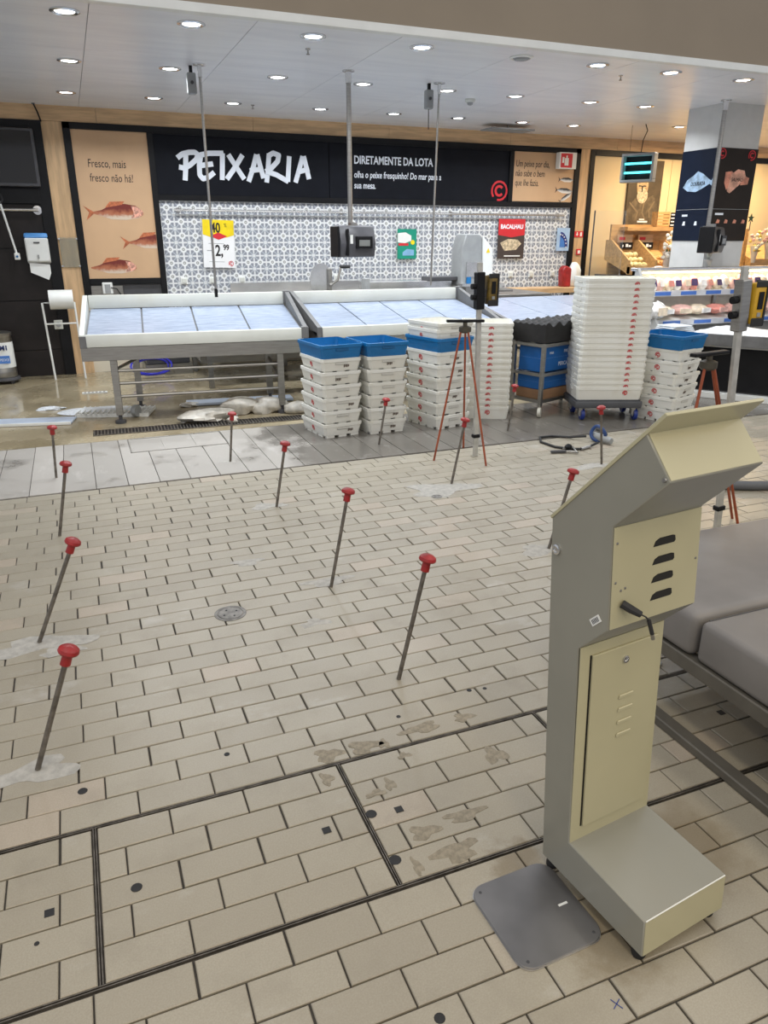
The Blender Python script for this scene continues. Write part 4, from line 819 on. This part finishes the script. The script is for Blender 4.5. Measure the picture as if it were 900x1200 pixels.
M_grip = mat('grip_shadow', (.56, .55, .5), .6); M_stick = mat('brown_smudge', (.13, .1, .08), .7, var=.4, scale=60)
def crate(label, x, y, z, a, wd, dp, h, m, group, logos=(), feet=True, smudge=False, tiltx=0.):
    body, rim, grip, A1, B1, A0, B0, z0 = crate_meshes(wd, dp, h, feet)
    t = thing('fish_crate', label, 'crate', (x, y, z), group=group, rot=(tiltx, 0, a)); blue = m is M_blue
    for nm, me in (('body', body), ('rim', rim)):
        if not me.materials: me.materials.append(M_cw)
        o = bpy.data.objects.new(nm, me if not blue else me.copy()); COL.objects.link(o); o.parent = t
        if blue: o.data.materials[0] = M_blue
    o = link('grip', grip, M_grip, t) if not blue else link('grip', grip.copy(), None, t)
    if blue: o.data.materials.clear(); o.data.materials.append(mat('blue_grip', (.004, .1, .26), .5))
    nest = TPN(h, feet); fr = .8 if nest else .55
    zl = z0+(h-.03-z0)*fr if not nest else h-.049; tl = math.atan2(.012 if nest else .013, h-.03-z0)
    for side, u, r in logos:
        if side == 'L': link('logo', logo_mesh(r), M_redprint, t, (-(A0+(A1-A0)*fr)-.0015, u, zl), (tl, 0, -PI/2), label='small red C emblem')
        else: link('logo', logo_mesh(r), M_redprint, t, (u, -(B0+(B1-B0)*fr)-(.003 if nest else .0015), zl), (tl, 0, 0), label='small red C emblem')
    if smudge:
        mk = MB()
        for q in range(4): mk.box(-.022+q*.012, -.013+q*.012, -.001, 0, -.012+.004*(q % 2), .01)
        part('stamp', mk, M_stick, t, loc=(rnd.uniform(-.06, .08), -(B0+(B1-B0)*.5)-.002, zl), rot=(tl, 0, 0), label='dark stamped mark')
    return t
def stack(desc, cx, cy, a, n, wd, dp, h, pitch, group, logos, z=0., wob=.012, feet=True, smudges=True, first=0, total=None, dx=0., dy=0., twist=None):
    for k in range(n):
        aa = a+rnd.uniform(-wob, wob)*2+(twist[k] if twist else 0)
        crate('white fish crate, %s in the %s' % (ORD[k+first] if k+first < (total or n)-1 or k == 0 else 'topmost white one', desc), cx+rnd.uniform(-wob, wob)*.4+dx*k, cy+rnd.uniform(-wob, wob)*.4+dy*k, z+k*pitch, aa, wd, dp, h, M_cw, group, logos, feet, smudges and rnd.random() < .6)
W1, D1, H1 = .345, .44, .112
def centre(fx_, fy_, a, wd, dp):   # centre from the front left corner
    return fx_+math.cos(a)*wd/2-math.sin(a)*dp/2, fy_+math.sin(a)*wd/2+math.cos(a)*dp/2
aA = .13; cA = centre(1.672, 5.372, aA, W1, D1)
stack('left stack under a blue crate', *cA, aA, 6, W1, D1, H1, .1015, 'crates in the left stack', [('L', 0, .022)])
crate('blue crate on top of the leftmost crate stack', *cA, .61, aA, W1+.02, D1+.02, .115, M_blue, None, (), False)
aB = .06; cB = centre(2.045, 5.365, aB, W1, D1)
stack('second stack from the left', *cB, aB, 6, W1, D1, H1, .1015, 'crates in the second stack', [])
crate('blue crate on top of the second crate stack from the left', *cB, .61, aB, W1+.02, D1+.02, .115, M_blue, None, (), False)
aC = .24; cC = centre(2.62, 5.3, aC, W1+.02, D1)
stack('third stack, behind the tripod', *cC, aC, 6, W1+.02, D1, H1, .1035, 'crates in the third stack', [('L', .02, .024)])
crate('blue crate in the upper part of the third stack', *cC, .622, aC, W1+.04, D1+.02, .115, M_blue, None, (), False)
crate('white fish crate resting directly on the blue crate of the third stack', *cC, .715, aC-.04, W1+.02, D1, .09, M_cw, 'white crates above the blue one', [('L', .02, .018)], False)
crate('white fish crate at the very top of the third stack', cC[0]+.005, cC[1], .765, aC-.03, W1+.02, D1, .09, M_cw, 'white crates above the blue one', [('L', .02, .018)], False)
aD = -.47; cD = centre(2.985, 5.62, aD, .43, .4)
stack('nested stack beside the laser pole', *cD, aD, 15, .43, .4, .11, .0505, 'nested crates beside the laser pole', [('F', .03, .022)], wob=.004, feet=False, smudges=False)
# dolly with the tall tower
aT = -.36
t = thing('crate_dolly', 'dark grey dolly with blue wheels under the tall crate tower', 'dolly', (*centre(3.86, 5.155, aT, .58, .42), 0), aT)
part('deck', MB().box(-.29, .29, -.21, .21, .115, .175), mat('dolly_grey', (.075, .078, .085), .5), t, .012, seg=2); part('deck_lip', MB().box(-.275, .275, -.195, .195, .175, .185), MATS['dolly_grey'], t, .004)
for sx in (-1, 1):
    for sy in (-1, 1):
        f = part('fork', MB().box(-.018, .018, -.03, .03, .05, .115), M_steel, t, .003, loc=(sx*.23, sy*.15, 0)); part('wheel', MB().lathe([(.012, -.016), (.048, -.016), (.052, 0), (.048, .016), (.012, .016)], 20, Matrix.Translation((.02, 0, .052)) @ Matrix.Rotation(PI/2, 4, 'Y')), mat('blue_wheel', (.01, .03, .2), .4), f); part('hub', MB().lathe([(.02, -.02), (.02, .02)], 12, Matrix.Translation((.02, 0, .052)) @ Matrix.Rotation(PI/2, 4, 'Y')), M_white, f)
cT = centre(3.86, 5.155, aT, .58, .42)
stack('tall nested tower on the grey dolly', *cT, aT, 19, .575, .40, .11, .0492, 'nested crates on the dolly', [('F', .13, .022)], z=.185, wob=.004, feet=False, smudges=False)
aE = .33; cE = centre(4.58, 4.76, aE, W1+.02, D1)
stack('stack right of the tower', *cE, aE, 6, W1+.02, D1, H1, .1015, 'crates right of the tower', [('L', 0, .024)], twist=[-.02, 0, .02, -.1, .03, 0])
crate('blue crate on top of the stack right of the crate tower', *cE, .615, aE-.05, W1+.05, D1+.03, .115, M_blue, None, (), False)
t = thing('shopping_bag', 'red and white carrier bag on the bench behind the crate tower', 'bag', (6.32, 8.85, .85)); part('red_half', MB().prism([(-.13, 0), (-.15, .22), (-.1, .28), (.0, .24), (.0, 0)], -.06, .06, 'xzy'), M_red, t, .015); part('white_half', MB().blob((.07, 0, .14), (.1, .07, .17), 8, .25, 12, 8, 0), M_white, t)

# ------------------------------------------------------------------ roll cart with blue boxes
aR = .32
t = thing('steel_cart', 'steel wheeled cart with blue cartons left of the crate tower', 'cart', (3.665, 5.40, 0), aR)
CW, CDp = .75, .32
for x in (0, CW):
    for y in (0, CDp): part('post', MB().box(x-.016, x+.016, y-.016, y+.016, .1, .64), M_steel, t, .002)
for z in (.62, .37, .14): part('shelf_frame', MB().box(-.01, CW, -.012, .012, z-.014, z+.014).box(-.01, CW, CDp-.012, CDp+.012, z-.014, z+.014).box(-.012, .012, 0, CDp, z-.014, z+.014).box(CW-.012, CW+.012, 0, CDp, z-.014, z+.014), M_steel, t)
part('shelf', MB().box(0, CW, 0, CDp, .122, .132), M_steel, t); part('shelf', MB().box(0, CW, 0, CDp, .355, .363), M_steel, t)
for x in (.0, CW):
    for y in (0, CDp): part('caster', MB().lathe([(.01, -.014), (.042, -.014), (.046, 0), (.042, .014), (.01, .014)], 18, Matrix.Translation((x, y, .046)) @ Matrix.Rotation(PI/2, 4, 'X') @ Matrix.Rotation(.5, 4, 'Y')), mat('cream_wheel', (.62, .6, .52), .5), t)
Mc = Matrix.Translation((3.665, 5.40, 0)) @ Matrix.Rotation(aR, 4, 'Z')
M_bluebox = mat('blue_carton', (.01, .12, .4), .45, var=.06)
def carton(label, x0, x1, y0, y1, z0, z1, m, words=None):
    c0 = Mc @ Vector(((x0+x1)/2, (y0+y1)/2, z0)); t = thing('carton', label, 'box', c0, aR); w2, d2 = (x1-x0)/2, (y1-y0)/2
    part('box', MB().box(-w2, w2, -d2, d2, 0, z1-z0), m, t, .004); part('lid_line', MB().box(-w2-.001, w2+.001, -d2-.001, d2+.001, (z1-z0)*.55, (z1-z0)*.555), M_dkgrey if m is not M_bluebox else mat('blue_line', (.2, .35, .65), .5), t)
    if words:
        for i, (s_, xx, zz, sz) in enumerate(words): text('lettering', s_, sz, M_letter, t, (xx, -d2-.0008, zz), sx=.9)
carton('upper blue carton with white lettering on the steel cart', .03, .72, .03, CDp-.03, .385, .6, M_bluebox, [('PERCAS', -.12, .04, .05), ('MAR', -.25, .15, .03), ('FRESCO', -.05, .15, .04)])
carton('lower blue carton on the steel cart', .03, .72, .03, CDp-.03, .235, .35, M_bluebox)
carton('brown cardboard carton at the bottom of the steel cart', .03, .72, .02, CDp-.02, .135, .232, mat('cardboard', (.3, .17, .09), .7, var=.1))
# egg-crate foam sheet on top
vs = []; fs = []; nx, ny = 36, 22
for i in range(nx+1):
    for j in range(ny+1): vs.append((-.02+i*.8/nx, -.02+j*(CDp+.04)/ny, .15+.02*math.sin(i*PI/3.2)+.006*math.sin(j*PI/2.0)))
for i in range(nx):
    for j in range(ny): k = i*(ny+1)+j; fs.append((k, k+ny+1, k+ny+2, k+1))
nb = len(vs); bot = [(x, y, 0) for x, y, z in vs]; idx = lambda i, j: i*(ny+1)+j
loop = [idx(i, 0) for i in range(nx+1)]+[idx(nx, j) for j in range(1, ny+1)]+[idx(i, ny) for i in range(nx-1, -1, -1)]+[idx(0, j) for j in range(ny-1, 0, -1)]
vs2 = vs+[(vs[k][0], vs[k][1], 0) for k in loop]; fs += [(loop[(q+1) % len(loop)], loop[q], nb+q, nb+(q+1) % len(loop)) for q in range(len(loop))]+[tuple(nb+q for q in range(len(loop)))]
o = part('foam_sheets', MB().add(vs2, fs), mat('black_foam', (.012, .011, .011), .75, var=.3, scale=12), None, smooth=40, loc=Mc @ Vector((0, 0, .645)), rot=(0, 0, aR)); tag(o, 'thick black corrugated sheets on top of the steel cart', 'sheet')

# ------------------------------------------------------------------ laser levels on poles with tripods
def laser(label, base, top, feet, m_body, side, plabel, tlabel, k=1.):
    t = thing('laser_pole', plabel, 'pole', (base[0], base[1], 0), rot=(0, math.atan2(top[0]-base[0], top[2]), 0)); L = top[2]
    part('mast', MB().box(-.017, .017, -.012, .012, 0, L), mat('alu_pole', (.55, .54, .5), .45, .6, var=.12, scale=14), t, .002); part('clamp', MB().box(-.03, .03, -.028, .028, L-.3*k, L-.06*k), M_steel if side > 1 else M_black, t, .005)
    for dz in (.15, .22): part('clamp_knob', MB().lathe([(.018, 0), (.018, .03)], 10, Matrix.Translation((-.03, 0, L-dz)) @ Matrix.Rotation(-PI/2, 4, 'Y')), M_black, t)
    part('foot_clip', MB().box(-.026, .026, -.02, .02, .14, .165), M_black, t, .003)
    ls = thing('laser_level', label, 'laser', (top[0], top[1], 0), 0.0)
    part('arm', MB().box(.02, .07, -.012, .012, L-.22, L-.17), M_dkgrey, ls, .003); part('body', MB().box(.055, .125, -.04, .03, L-.27, L-.08), m_body, ls, .012, seg=2); part('guard', MB().box(.05, .13, -.044, -.036, L-.28, L-.24).box(.05, .13, -.044, -.036, L-.1, L-.07).box(.12, .132, -.044, .034, L-.28, L-.07), M_rubber, ls, .004); part('window', MB().box(.075, .105, -.0445, -.039, L-.2, L-.12), M_black, ls); part('keypad', MB().box(.08, .1, -.0445, -.039, L-.235, L-.215), M_grey, ls)
    if side == 1: part('antenna_bar', MB().box(.125, .26, -.006, .006, L-.19, L-.178), M_steel, ls)
    tr = thing('tripod', tlabel, 'tripod', (0, 0, 0)); hx, hy, hz = feet[3]
    part('head', MB().lathe([(.03, -.07), (.042, -.06), (.042, -.03), (.015, -.02), (.015, 0)], 14, Matrix.Translation((hx, hy, hz))), mat('tripod_head', (.09, .08, .06), .5, .5), tr)
    part('top_bar', MB().box(-.13, .13, -.02, .02, 0, .018, Matrix.Translation((hx, hy, hz)) @ Matrix.Rotation(feet[4], 4, 'Z')), M_black, tr, .004)
    for (fx_, fy_) in feet[:3]:
        d = Vector((fx_-hx, fy_-hy)).normalized()*.03
        part('leg', MB().tube([(hx+d.x, hy+d.y, hz-.05), (fx_, fy_, .0)], .0075, 8), mat('orange_tube', (.32, .075, .03), .45, .2, var=.2, scale=12), tr)
laser('black and yellow laser level clamped near the top of the central pole', (2.555, 4.53), (2.522, 4.53, 1.335), [(2.225, 4.538), (2.581, 4.763), (2.507, 4.287), (2.44, 4.55, .95), -.3], mat('laser_dark', (.14, .09, .015), .45, var=.4, scale=25), 1, 'slim grey pole standing on tiles among crate stacks', 'thin orange three legged tripod in front of the third crate stack')
laser('bright yellow laser level at the right edge of the picture', (3.04, 2.73), (2.93, 2.73, 1.375), [(3.2, 2.731), (3.3, 2.872), (2.72, 2.75), (2.87, 2.8, .95), .15], M_yellow, 2, 'grey pole with steel clamp behind the beige kiosk', 'orange tripod beside the pole behind the beige kiosk')

# ------------------------------------------------------------------ rebar stakes with red caps
bars = [(-.263, 5.097, -.241, .332), (-.236, 4.007, -.153, .384), (-.303, 2.852, -.127, .401), (-.285, 2.051, -.148, .375), (.875, 5.046, .91, .335), (.947, 4.018, 1.016, .373), (.914, 2.89, 1.007, .441), (.907, 2.09, 1.008, .456),
        (2.02, 5.081, 2.075, .34), (2.103, 4.022, 2.183, .409), (2.087, 2.895, 2.195, .395), (3.16, 5.084, 3.198, .363), (3.282, 4.023, 3.231, .4)]
bl = ['farthest in the left column, beside the wet floor', 'third from the camera in the left column', 'leaning one second from the camera in the left column', 'nearest to the camera at the left', 'farthest in the second column, below the counter', 'third from the camera in the second column',
      'second from the camera in the second column', 'nearest to the camera in the second column', 'in front of the second crate stack', 'beside the thin tripod and small drain', 'half hidden behind the kiosk edge', 'by the nested crates and the cart', 'upright one beside the black cable']
for (x, y, xt, zt), l in zip(bars, bl):
    t = thing('rebar_stake', 'steel rod with red mushroom cap, '+l, 'stake', (x, y, 0), rot=(rnd.uniform(-.03, .03), math.atan2(xt-x, zt), rnd.uniform(-.3, .3)*0), group='capped steel stakes in the floor')
    L = math.hypot(xt-x, zt)-.005
    part('rod', MB().tube([(0, 0, .001)]+[(0, 0, .02+k*(L-.02)/8) for k in range(9)], .0082, 8), M_rod, t)
    part('cap', MB().lathe([(.0095, L-.035), (.0155, L-.035), (.0145, L-.004), (.019, L), (.0285, L+.003), (.031, L+.008), (.0285, L+.017), (.019, L+.024), (.001, L+.026)], 18, cap=False), M_red, t)

# ------------------------------------------------------------------ tools, hose and ice on the floor
t = thing('grease_gun', 'black cable tool with clip lying on the tiles near the dolly', 'tool', (3.2, 4.36, 0)); part('handle', MB().box(-.1, .02, -.012, .012, .004, .022, Matrix.Rotation(-.25, 4, 'Z')), M_dkgrey, t, .004); part('clip', MB().tube([(.0, 0, .015), (.07, -.05, .015), (.075, -.075, .015)], .007, 8).tube([(.02, .04, .02), (.1, .03, .03), (.075, -.05, .015)], .008, 8), M_steel, t); part('knob', MB().blob((.06, .03, .03), (.03, .025, .025), 2, .2, 10, 7), M_black, t)
t = thing('black_cable', 'looped black cable between the clip tool and the blue sander', 'cable', (0, 0, 0)); part('cable', MB().tube([(3.56, 4.58, .04), (3.48, 4.68, .015), (3.38, 4.78, .01), (3.27, 4.78, .01), (3.2, 4.66, .01), (3.22, 4.5, .01), (3.3, 4.4, .01), (3.37, 4.37, .012), (3.46, 4.4, .014), (3.55, 4.42, .03)], .009, 8), M_rubber, t); part('sleeve', MB().tube([(3.36, 4.37, .012), (3.46, 4.4, .014)], .013, 8), M_steel, t)
t = thing('angle_grinder', 'blue and grey hand grinder lying on the tiles', 'tool', (3.64, 4.5, 0), .4); t.scale = (.8, .8, .8); part('body', MB().tube([(-.02, -.12, .04), (0, 0, .05), (.03, .1, .05)], .035, 12, radii=[.03, .038, .034]), M_grey, t); part('guard', MB().tube([(-.01+.015*math.sin(2*a), .03+.075*math.cos(a), .088+.07*math.sin(a)) for a in [2*PI*k/18 for k in range(18)]], .017, 8, True), mat('grinder_blue', (.02, .06, .2), .4), t); part('head', MB().blob((.09, .05, .05), (.06, .05, .045), 4, .2, 12, 8), M_rubber, t); part('spout', MB().tube([(.02, .1, .05), (.12, .14, .09), (.17, .12, .07)], .014, 8), M_dkgrey, t)
t = thing('grey_hose', 'thick grey hose lying on the floor at the right edge', 'hose', (0, 0, 0)); part('tube', MB().tube([(3.4, 3.4, .03), (3.6, 3.31, .03), (3.8, 3.21, .03), (4.1, 3.1, .03), (4.5, 3.06, .03)], .03, 12), mat('hose_grey', (.1, .105, .115), .45), t); part('coupling', MB().tube([(4.5, 3.06, .03), (4.56, 3.06, .03)], .033, 12), M_steel, t)
for k, (x, y, a, rx, ry, h, l) in enumerate(((.93, 6.34, .1, .26, .1, .1, 'long low lump of melting ice under the left counter'), (1.26, 6.52, 0, .17, .1, .15, 'tall greyish ice lump under the left counter'), (1.5, 6.48, 0, .16, .09, .13, 'right ice lump under the left counter by the steel leg'), (1.12, 6.2, 0, .05, .04, .05, 'small ice chunk before the ice lumps'), (1.74, 6.36, 0, .13, .07, .1, 'ice lump beside the left crate stack'), (.87, 6.98, 0, .09, .05, .04, 'small snow heap behind the ice lumps'))):
    o = part('ice_lump', MB().blob((0, 0, h*.45), (rx, ry, h*.6), 20+k, .22, 18, 11, 0), mat('melting_ice', (.5, .47, .41), .3, var=.2, scale=14, bump=.3), None, loc=(x, y, 0), rot=(0, 0, a)); tag(o, l, 'ice', 'melting ice on the wet floor')
o = part('snow_patch', MB().blob((0, 0, .01), (.35, .13, .03), 31, .35, 22, 9, 0), M_ice, None, loc=(.1, 7.05, 0), rot=(0, 0, -.2)); tag(o, 'flat spill of crushed ice around the white grid mat', 'ice')
o = part('snow_patch', MB().blob((0, 0, .006), (.12, .06, .02), 33, .3, 16, 7, 0), M_ice, None, loc=(-.33, 7.33, 0)); tag(o, 'small crumb patch of ice left of the grid mat', 'ice')
def grid_mat(label, x, y, a, wd, dp, n, m):
    t = thing('grid_mat', label, 'mat', (x, y, 0), a); part('border', MB().box(-wd/2, wd/2, -dp/2, -dp/2+.015, 0, .03), m, t); part('border', MB().box(-wd/2, wd/2, dp/2-.015, dp/2, 0, .03), m, t)
    for k in range(n+1): xx = -wd/2+wd*k/n; part('slat', MB().box(xx-.006, xx+.006, -dp/2, dp/2, .008, .036), m, t)
    for k in range(3): part('rib', MB().box(-wd/2, wd/2, -dp/4+k*dp/4-.006, -dp/4+k*dp/4+.006, .01, .03), m, t)
grid_mat('white plastic grid mat lying in spilled ice behind the counter leg', .22, 6.93, -.3, .62, .3, 14, M_white)
t = thing('plastic_board', 'long flat pale blue plastic board on the wet floor at left', 'board', (-.5, 6.82, 0), -.22); part('board', MB().box(-.5, .37, -.11, .11, 0, .02), mat('pale_blue_board', (.5, .57, .68), .35), t, .004); part('edge', MB().box(-.5, .37, -.118, -.11, 0, .026), M_white, t, .003)
t = thing('drain_cover', 'small white slotted drain cover on the wet floor', 'drain', (.07, 7.98, 0), -.05); part('plate', MB().box(-.12, .12, -.035, .035, 0, .008), M_white, t)
for k in range(6): part('slot', MB().box(-.1+k*.036, -.08+k*.036, -.02, .02, .008, .0088), M_dkgrey, t)
t = thing('flat_tray', 'flat white tray under the counter behind the ice lumps', 'tray', (1.35, 7.0, 0), -.1); part('tray', MB().box(-.5, .5, -.09, .09, .005, .03), mat('pale_blue_board', (.5, .57, .68), .35), t, .004); part('foot', MB().box(-.45, -.4, -.06, .06, 0, .005).box(.4, .45, -.06, .06, 0, .005), M_grey, t)
gr = thing('drain_grate', 'long steel drain grate in the floor before the counter', 'grate', (.9, 6.2, 0), -.04)
part('channel', MB().box(-.9, 1.3, -.085, .085, -.0008, .0012), M_black, gr)
for y in (-.09, .082): part('side_bar', MB().box(-.9, 1.3, y, y+.008, 0, .006), M_rod, gr)
gb = MB().box(-.004, .004, -.082, .082, .001, .006).mesh('grate_bar', 0, 0)
for k in range(84): link('grate_bar', gb, M_rod, gr, (-.89+k*.026, 0, 0))

# ------------------------------------------------------------------ upholstered bench at the right
M_leather = mat('grey_leather', (.2, .188, .178), .42, var=.12, scale=3, bump=.06, rvar=.15)
bench = thing('padded_bench', 'grey padded bench on a steel frame behind the kiosk', 'bench', (1.62, 0, 0))
part('rear_cushion', MB().box(0, 2.0, 1.475, 2.03, .275, .425), M_leather, bench, .03, seg=4, label='long rear cushion')
part('front_cushion', MB().box(.005, 2.0, .2, 1.462, .275, .415), M_leather, bench, .022, seg=3, label='front cushion with seam')
part('seam', MB().tube([(.012, .22, .404), (.012, 1.44, .404)], .0022, 6).tube([(.03, 1.45, .4135), (1.9, 1.45, .4135)], .0022, 6), M_dkgrey, bench)
M_frame = mat('bench_frame', (.13, .12, .1), .5, .3, var=.12)
part('rail', MB().box(.0, .05, .2, 2.0, .225, .275), M_frame, bench, .004); part('rail', MB().box(1.9, 1.95, .2, 2.0, .225, .275), M_frame, bench, .004)
part('floor_bar', MB().box(-.035, .012, .2, 2.0, .0, .032), M_frame, bench, .004); part('floor_bar', MB().box(1.9, 1.95, .2, 2.0, .0, .032), M_frame, bench, .004)
for x in (.0, 1.925):
    for y in (.3, 1.95): part('leg', MB().box(x-.02, x+.02, y-.02, y+.02, .03, .23), M_frame, bench)
for y in (.35, 1.9): part('cross_member', MB().box(0, 1.94, y-.02, y+.02, .235, .272), M_frame, bench)

# ------------------------------------------------------------------ kiosk
M_kiosk_shade = mat('kiosk_paint_shade', (.265, .26, .22), .24, var=.05, scale=3, rvar=.1, dirt=((.28, .26, .2), .4))  # kiosk beige greyed and darkened: shade of sides and base top in the colour
M_kiosk_lit = mat('kiosk_paint_warm_lit', (.46, .43, .28), .28, var=.04, scale=3, dirt=((.36, .33, .22), .3))  # same beige paint with warm light painted into the viewer-facing panels
kang = math.radians(7.0); kx, ky = .919, 1.191
K = thing('beige_kiosk', 'beige metal kiosk standing in the foreground, seen from behind', 'kiosk', (kx, ky, 0), kang)
KW = .263
L2 = lambda P: [(-s_, z) for s_, z in P]
part('shell', MB().prism(L2([(0.002, .03), (-.07, .922), (.155, 1.165), (.224, 1.086), (.104, .959), (.124, .734), (.048, .652), (.085, .138), (.322, .124), (.329, .028)]), .0, KW, 'yzx'), M_kiosk_shade, K, .002, label='bent kiosk shell in shaded beige tone')
part('screen_plate', MB().prism(L2([(-.074, .925), (-.07, .919), (.2, 1.204), (.195, 1.209)]), -.003, KW+.003, 'yzx'), M_kiosk_lit, K, .001, label='sloping top plate with overhanging lip')
def face_frame(P0, P1):
    # local frame on the rear-facing faces: x = width, y up the face, z outward
    a = Vector((0, -P0[0], P0[1])); b = Vector((0, -P1[0], P1[1])); v = (b-a).normalized(); x = Vector((1, 0, 0)); n = x.cross(v)
    return Matrix(((x.x, v.x, n.x, a.x), (x.y, v.y, n.y, a.y), (x.z, v.z, n.z, a.z), (0, 0, 0, 1))), (b-a).length
def facepart(name, mb, m, fr, label=None, bevel=0, parent=None, smooth=35):
    o = link(name, mb.mesh(name, bevel, smooth), m, parent or K, label=label); o.matrix_local = fr; return o
FV, HV = face_frame((.124, .734), (.104, .959))
vp = facepart('vent_panel', MB().box(.0035, KW-.0035, .002, HV-.002, 0, .003), M_kiosk_lit, FV, 'vent panel in warm-lit tone', .001)
for k in range(4):
    yy = HV*(.755-.178*k); x0 = .112; o = link('vent_slot', MB().prism([(x0+.004, yy-.009), (x0+.066, yy-.009+.0), (x0+.070, yy-.005), (x0+.068, yy+.006), (x0+.06, yy+.008), (x0+.022, yy+.008), (x0+.01, yy+.003)], .003, .0036, 'xyz').mesh('vent_slot', 0, 0), mat('slot_dark', (.012, .011, .009), .8), vp, label='dark vent slot')
for x, y in ((.012, .105), (.012, .19), (.25, .11), (.028, .085), (.04, .088)): link('screw', MB().lathe([(.003, .003), (.0026, .0042), (.001, .0045)], 8, Matrix.Translation((x, y, 0))).mesh('screw', 0, 35), M_steel, vp)
part('connector', MB().tube([(.032, -.124, .79), (.042, -.14, .782), (.058, -.153, .772)], .008, 10, radii=[.009, .009, .007]), M_rubber, K); part('wire', MB().tube([(.058, -.153, .772), (.068, -.158, .766), (.078, -.16, .755)], .0018, 6), M_rubber, K); part('plug', MB().tube([(.076, -.16, .757), (.09, -.162, .722)], .0045, 8), M_rubber, K); part('plug_tip', MB().tube([(.09, -.162, .722), (.095, -.162, .708)], .004, 8), M_steel, K)
FH, HH = face_frame((.224, 1.086), (.155, 1.165)); facepart('hood_back', MB().box(.004, KW-.004, .003, HH-.003, 0, .0015), M_kiosk_lit, FH, 'back of the hood in warm-lit tone')
FC, HC = face_frame((.085, .135), (.052, .66)); pc = facepart('column_panel', MB().box(.002, KW-.002, .003, HC-.004, 0, .002), M_kiosk_lit, FC, 'rear column panel in warm-lit tone')
dr = facepart('door', MB().box(.035, KW-.022, .04, HC-.03, .002, .0085), M_kiosk_lit, FC, 'service door with louvres in warm-lit tone', .0015)
link('door_gap', MB().box(.031, .0345, .04, HC-.03, .002, .0035).mesh('door_gap', 0, 0), M_black, dr)
link('lock', MB().lathe([(.009, .0085), (.009, .012), (.006, .0125), (.0055, .010), (.001, .010)], 18, Matrix.Translation((.135, HC-.065, 0)), cap=False).mesh('lock', 0, 35), M_steel_b, dr)
for k in range(4): link('louvre', MB().prism([(.12, HC-.165-k*.034), (.17, HC-.165-k*.034), (.167, HC-.155-k*.034), (.123, HC-.155-k*.034)], .0085, .0125, 'xyz').mesh('louvre', .002, 0), M_kiosk_lit, dr)
FB, HB = face_frame((.329, .028), (.322, .124)); facepart('base_front', MB().box(.003, KW-.003, .003, HB-.003, 0, .0012), M_kiosk_lit, FB, 'front of the base in warm-lit tone')
part('edge_wear', MB().tube([(.004, -.3225, .1235), (KW-.004, -.3225, .1235)], .0016, 6), M_white, K)
part('side_lock', MB().lathe([(.012, 0), (.012, .005), (.008, .006), (.0075, .003), (.001, .003)], 18, Matrix.Translation((0, .045, .855)) @ Matrix.Rotation(-PI/2, 4, 'Y'), cap=False), M_steel_b, K); part('hinge_screw', MB().lathe([(.005, 0), (.004, .003)], 10, Matrix.Translation((0, -.212, 1.088)) @ Matrix.Rotation(-PI/2, 4, 'Y')), M_steel, K)
st = part('barcode_sticker', MB().box(-.0012, .0, -.016, .016, -.008, .008), M_white, K, loc=(0, -.088, .742), rot=(-.8, 0, 0), label='small white barcode sticker')
for k in range(6): part('bar', MB().box(-.0018, -.001, -.011+k*.004, -.0095+k*.004, -.005, .005), M_ink, st)
part('paint_chip', MB().box(.19, .205, -.1725, -.17, 1.14, 1.15), M_white, K, rot=(0, 0, 0)) if False else None
for x, s_ in ((.02, .02), (KW-.02, .02), (.02, .305), (KW-.02, .305)): part('foot', MB().lathe([(.014, 0), (.016, .006), (.014, .03)], 14, Matrix.Translation((x, -s_, 0))), M_rubber, K)
# steel plate under its side
t = thing('steel_plate', 'flat rounded steel plate on the floor beside the kiosk', 'plate', (.82, 1.065, 0), .04)
pl = []
for cx, cy, a in ((.075, .082, 0), (-.075, .082, PI/2), (-.075, -.082, PI), (.075, -.082, 1.5*PI)): pl += [(cx+.038*math.cos(a+k*PI/10), cy+.038*math.sin(a+k*PI/10)) for k in range(6)]
part('plate', MB().prism(pl, .001, .008, 'xyz'), mat('plate_steel', (.22, .215, .215), .38, .75, var=.15, scale=5, rvar=.2), t, .001)
for x, y in ((-.09, -.1), (.09, -.1), (-.09, .1)): part('screw', MB().lathe([(.004, .008), (.003, .0095)], 8, Matrix.Translation((x, y, 0))), M_dkgrey, t)
part('paint_fleck', MB().box(.06, .085, -.012, -.006, .008, .0086), M_white, t)
part('rim', MB().prism([(x*1.012, y*1.012) for x, y in pl], .0, .003, 'xyz'), M_steel_b, t)

t = thing('floor_outlet', 'white floor outlet plate with dark holes under the bench', 'socket', (1.80, 1.86, 0)); part('plate', MB().box(-.06, .06, -.05, .05, 0, .01), M_white, t, .003)
for x, y in ((-.02, .0), (.015, .015), (.0, -.02)): part('hole', MB().lathe([(.006, .01), (.005, .0108)], 8), M_black, t, loc=(x, y, 0))
t = thing('ceiling_cable', 'short black cable from the ceiling to the dark wall screen', 'cable', (-.13, 9.15, 2.75)); part('cable', MB().tube([(0, 0, 0), (.03, .02, -.08), (.05, .04, -.16)], .008, 6), M_black, t)
part('clip', MB().box(-.015, .015, -.012, .012, -.01, 0), M_dkgrey, t)
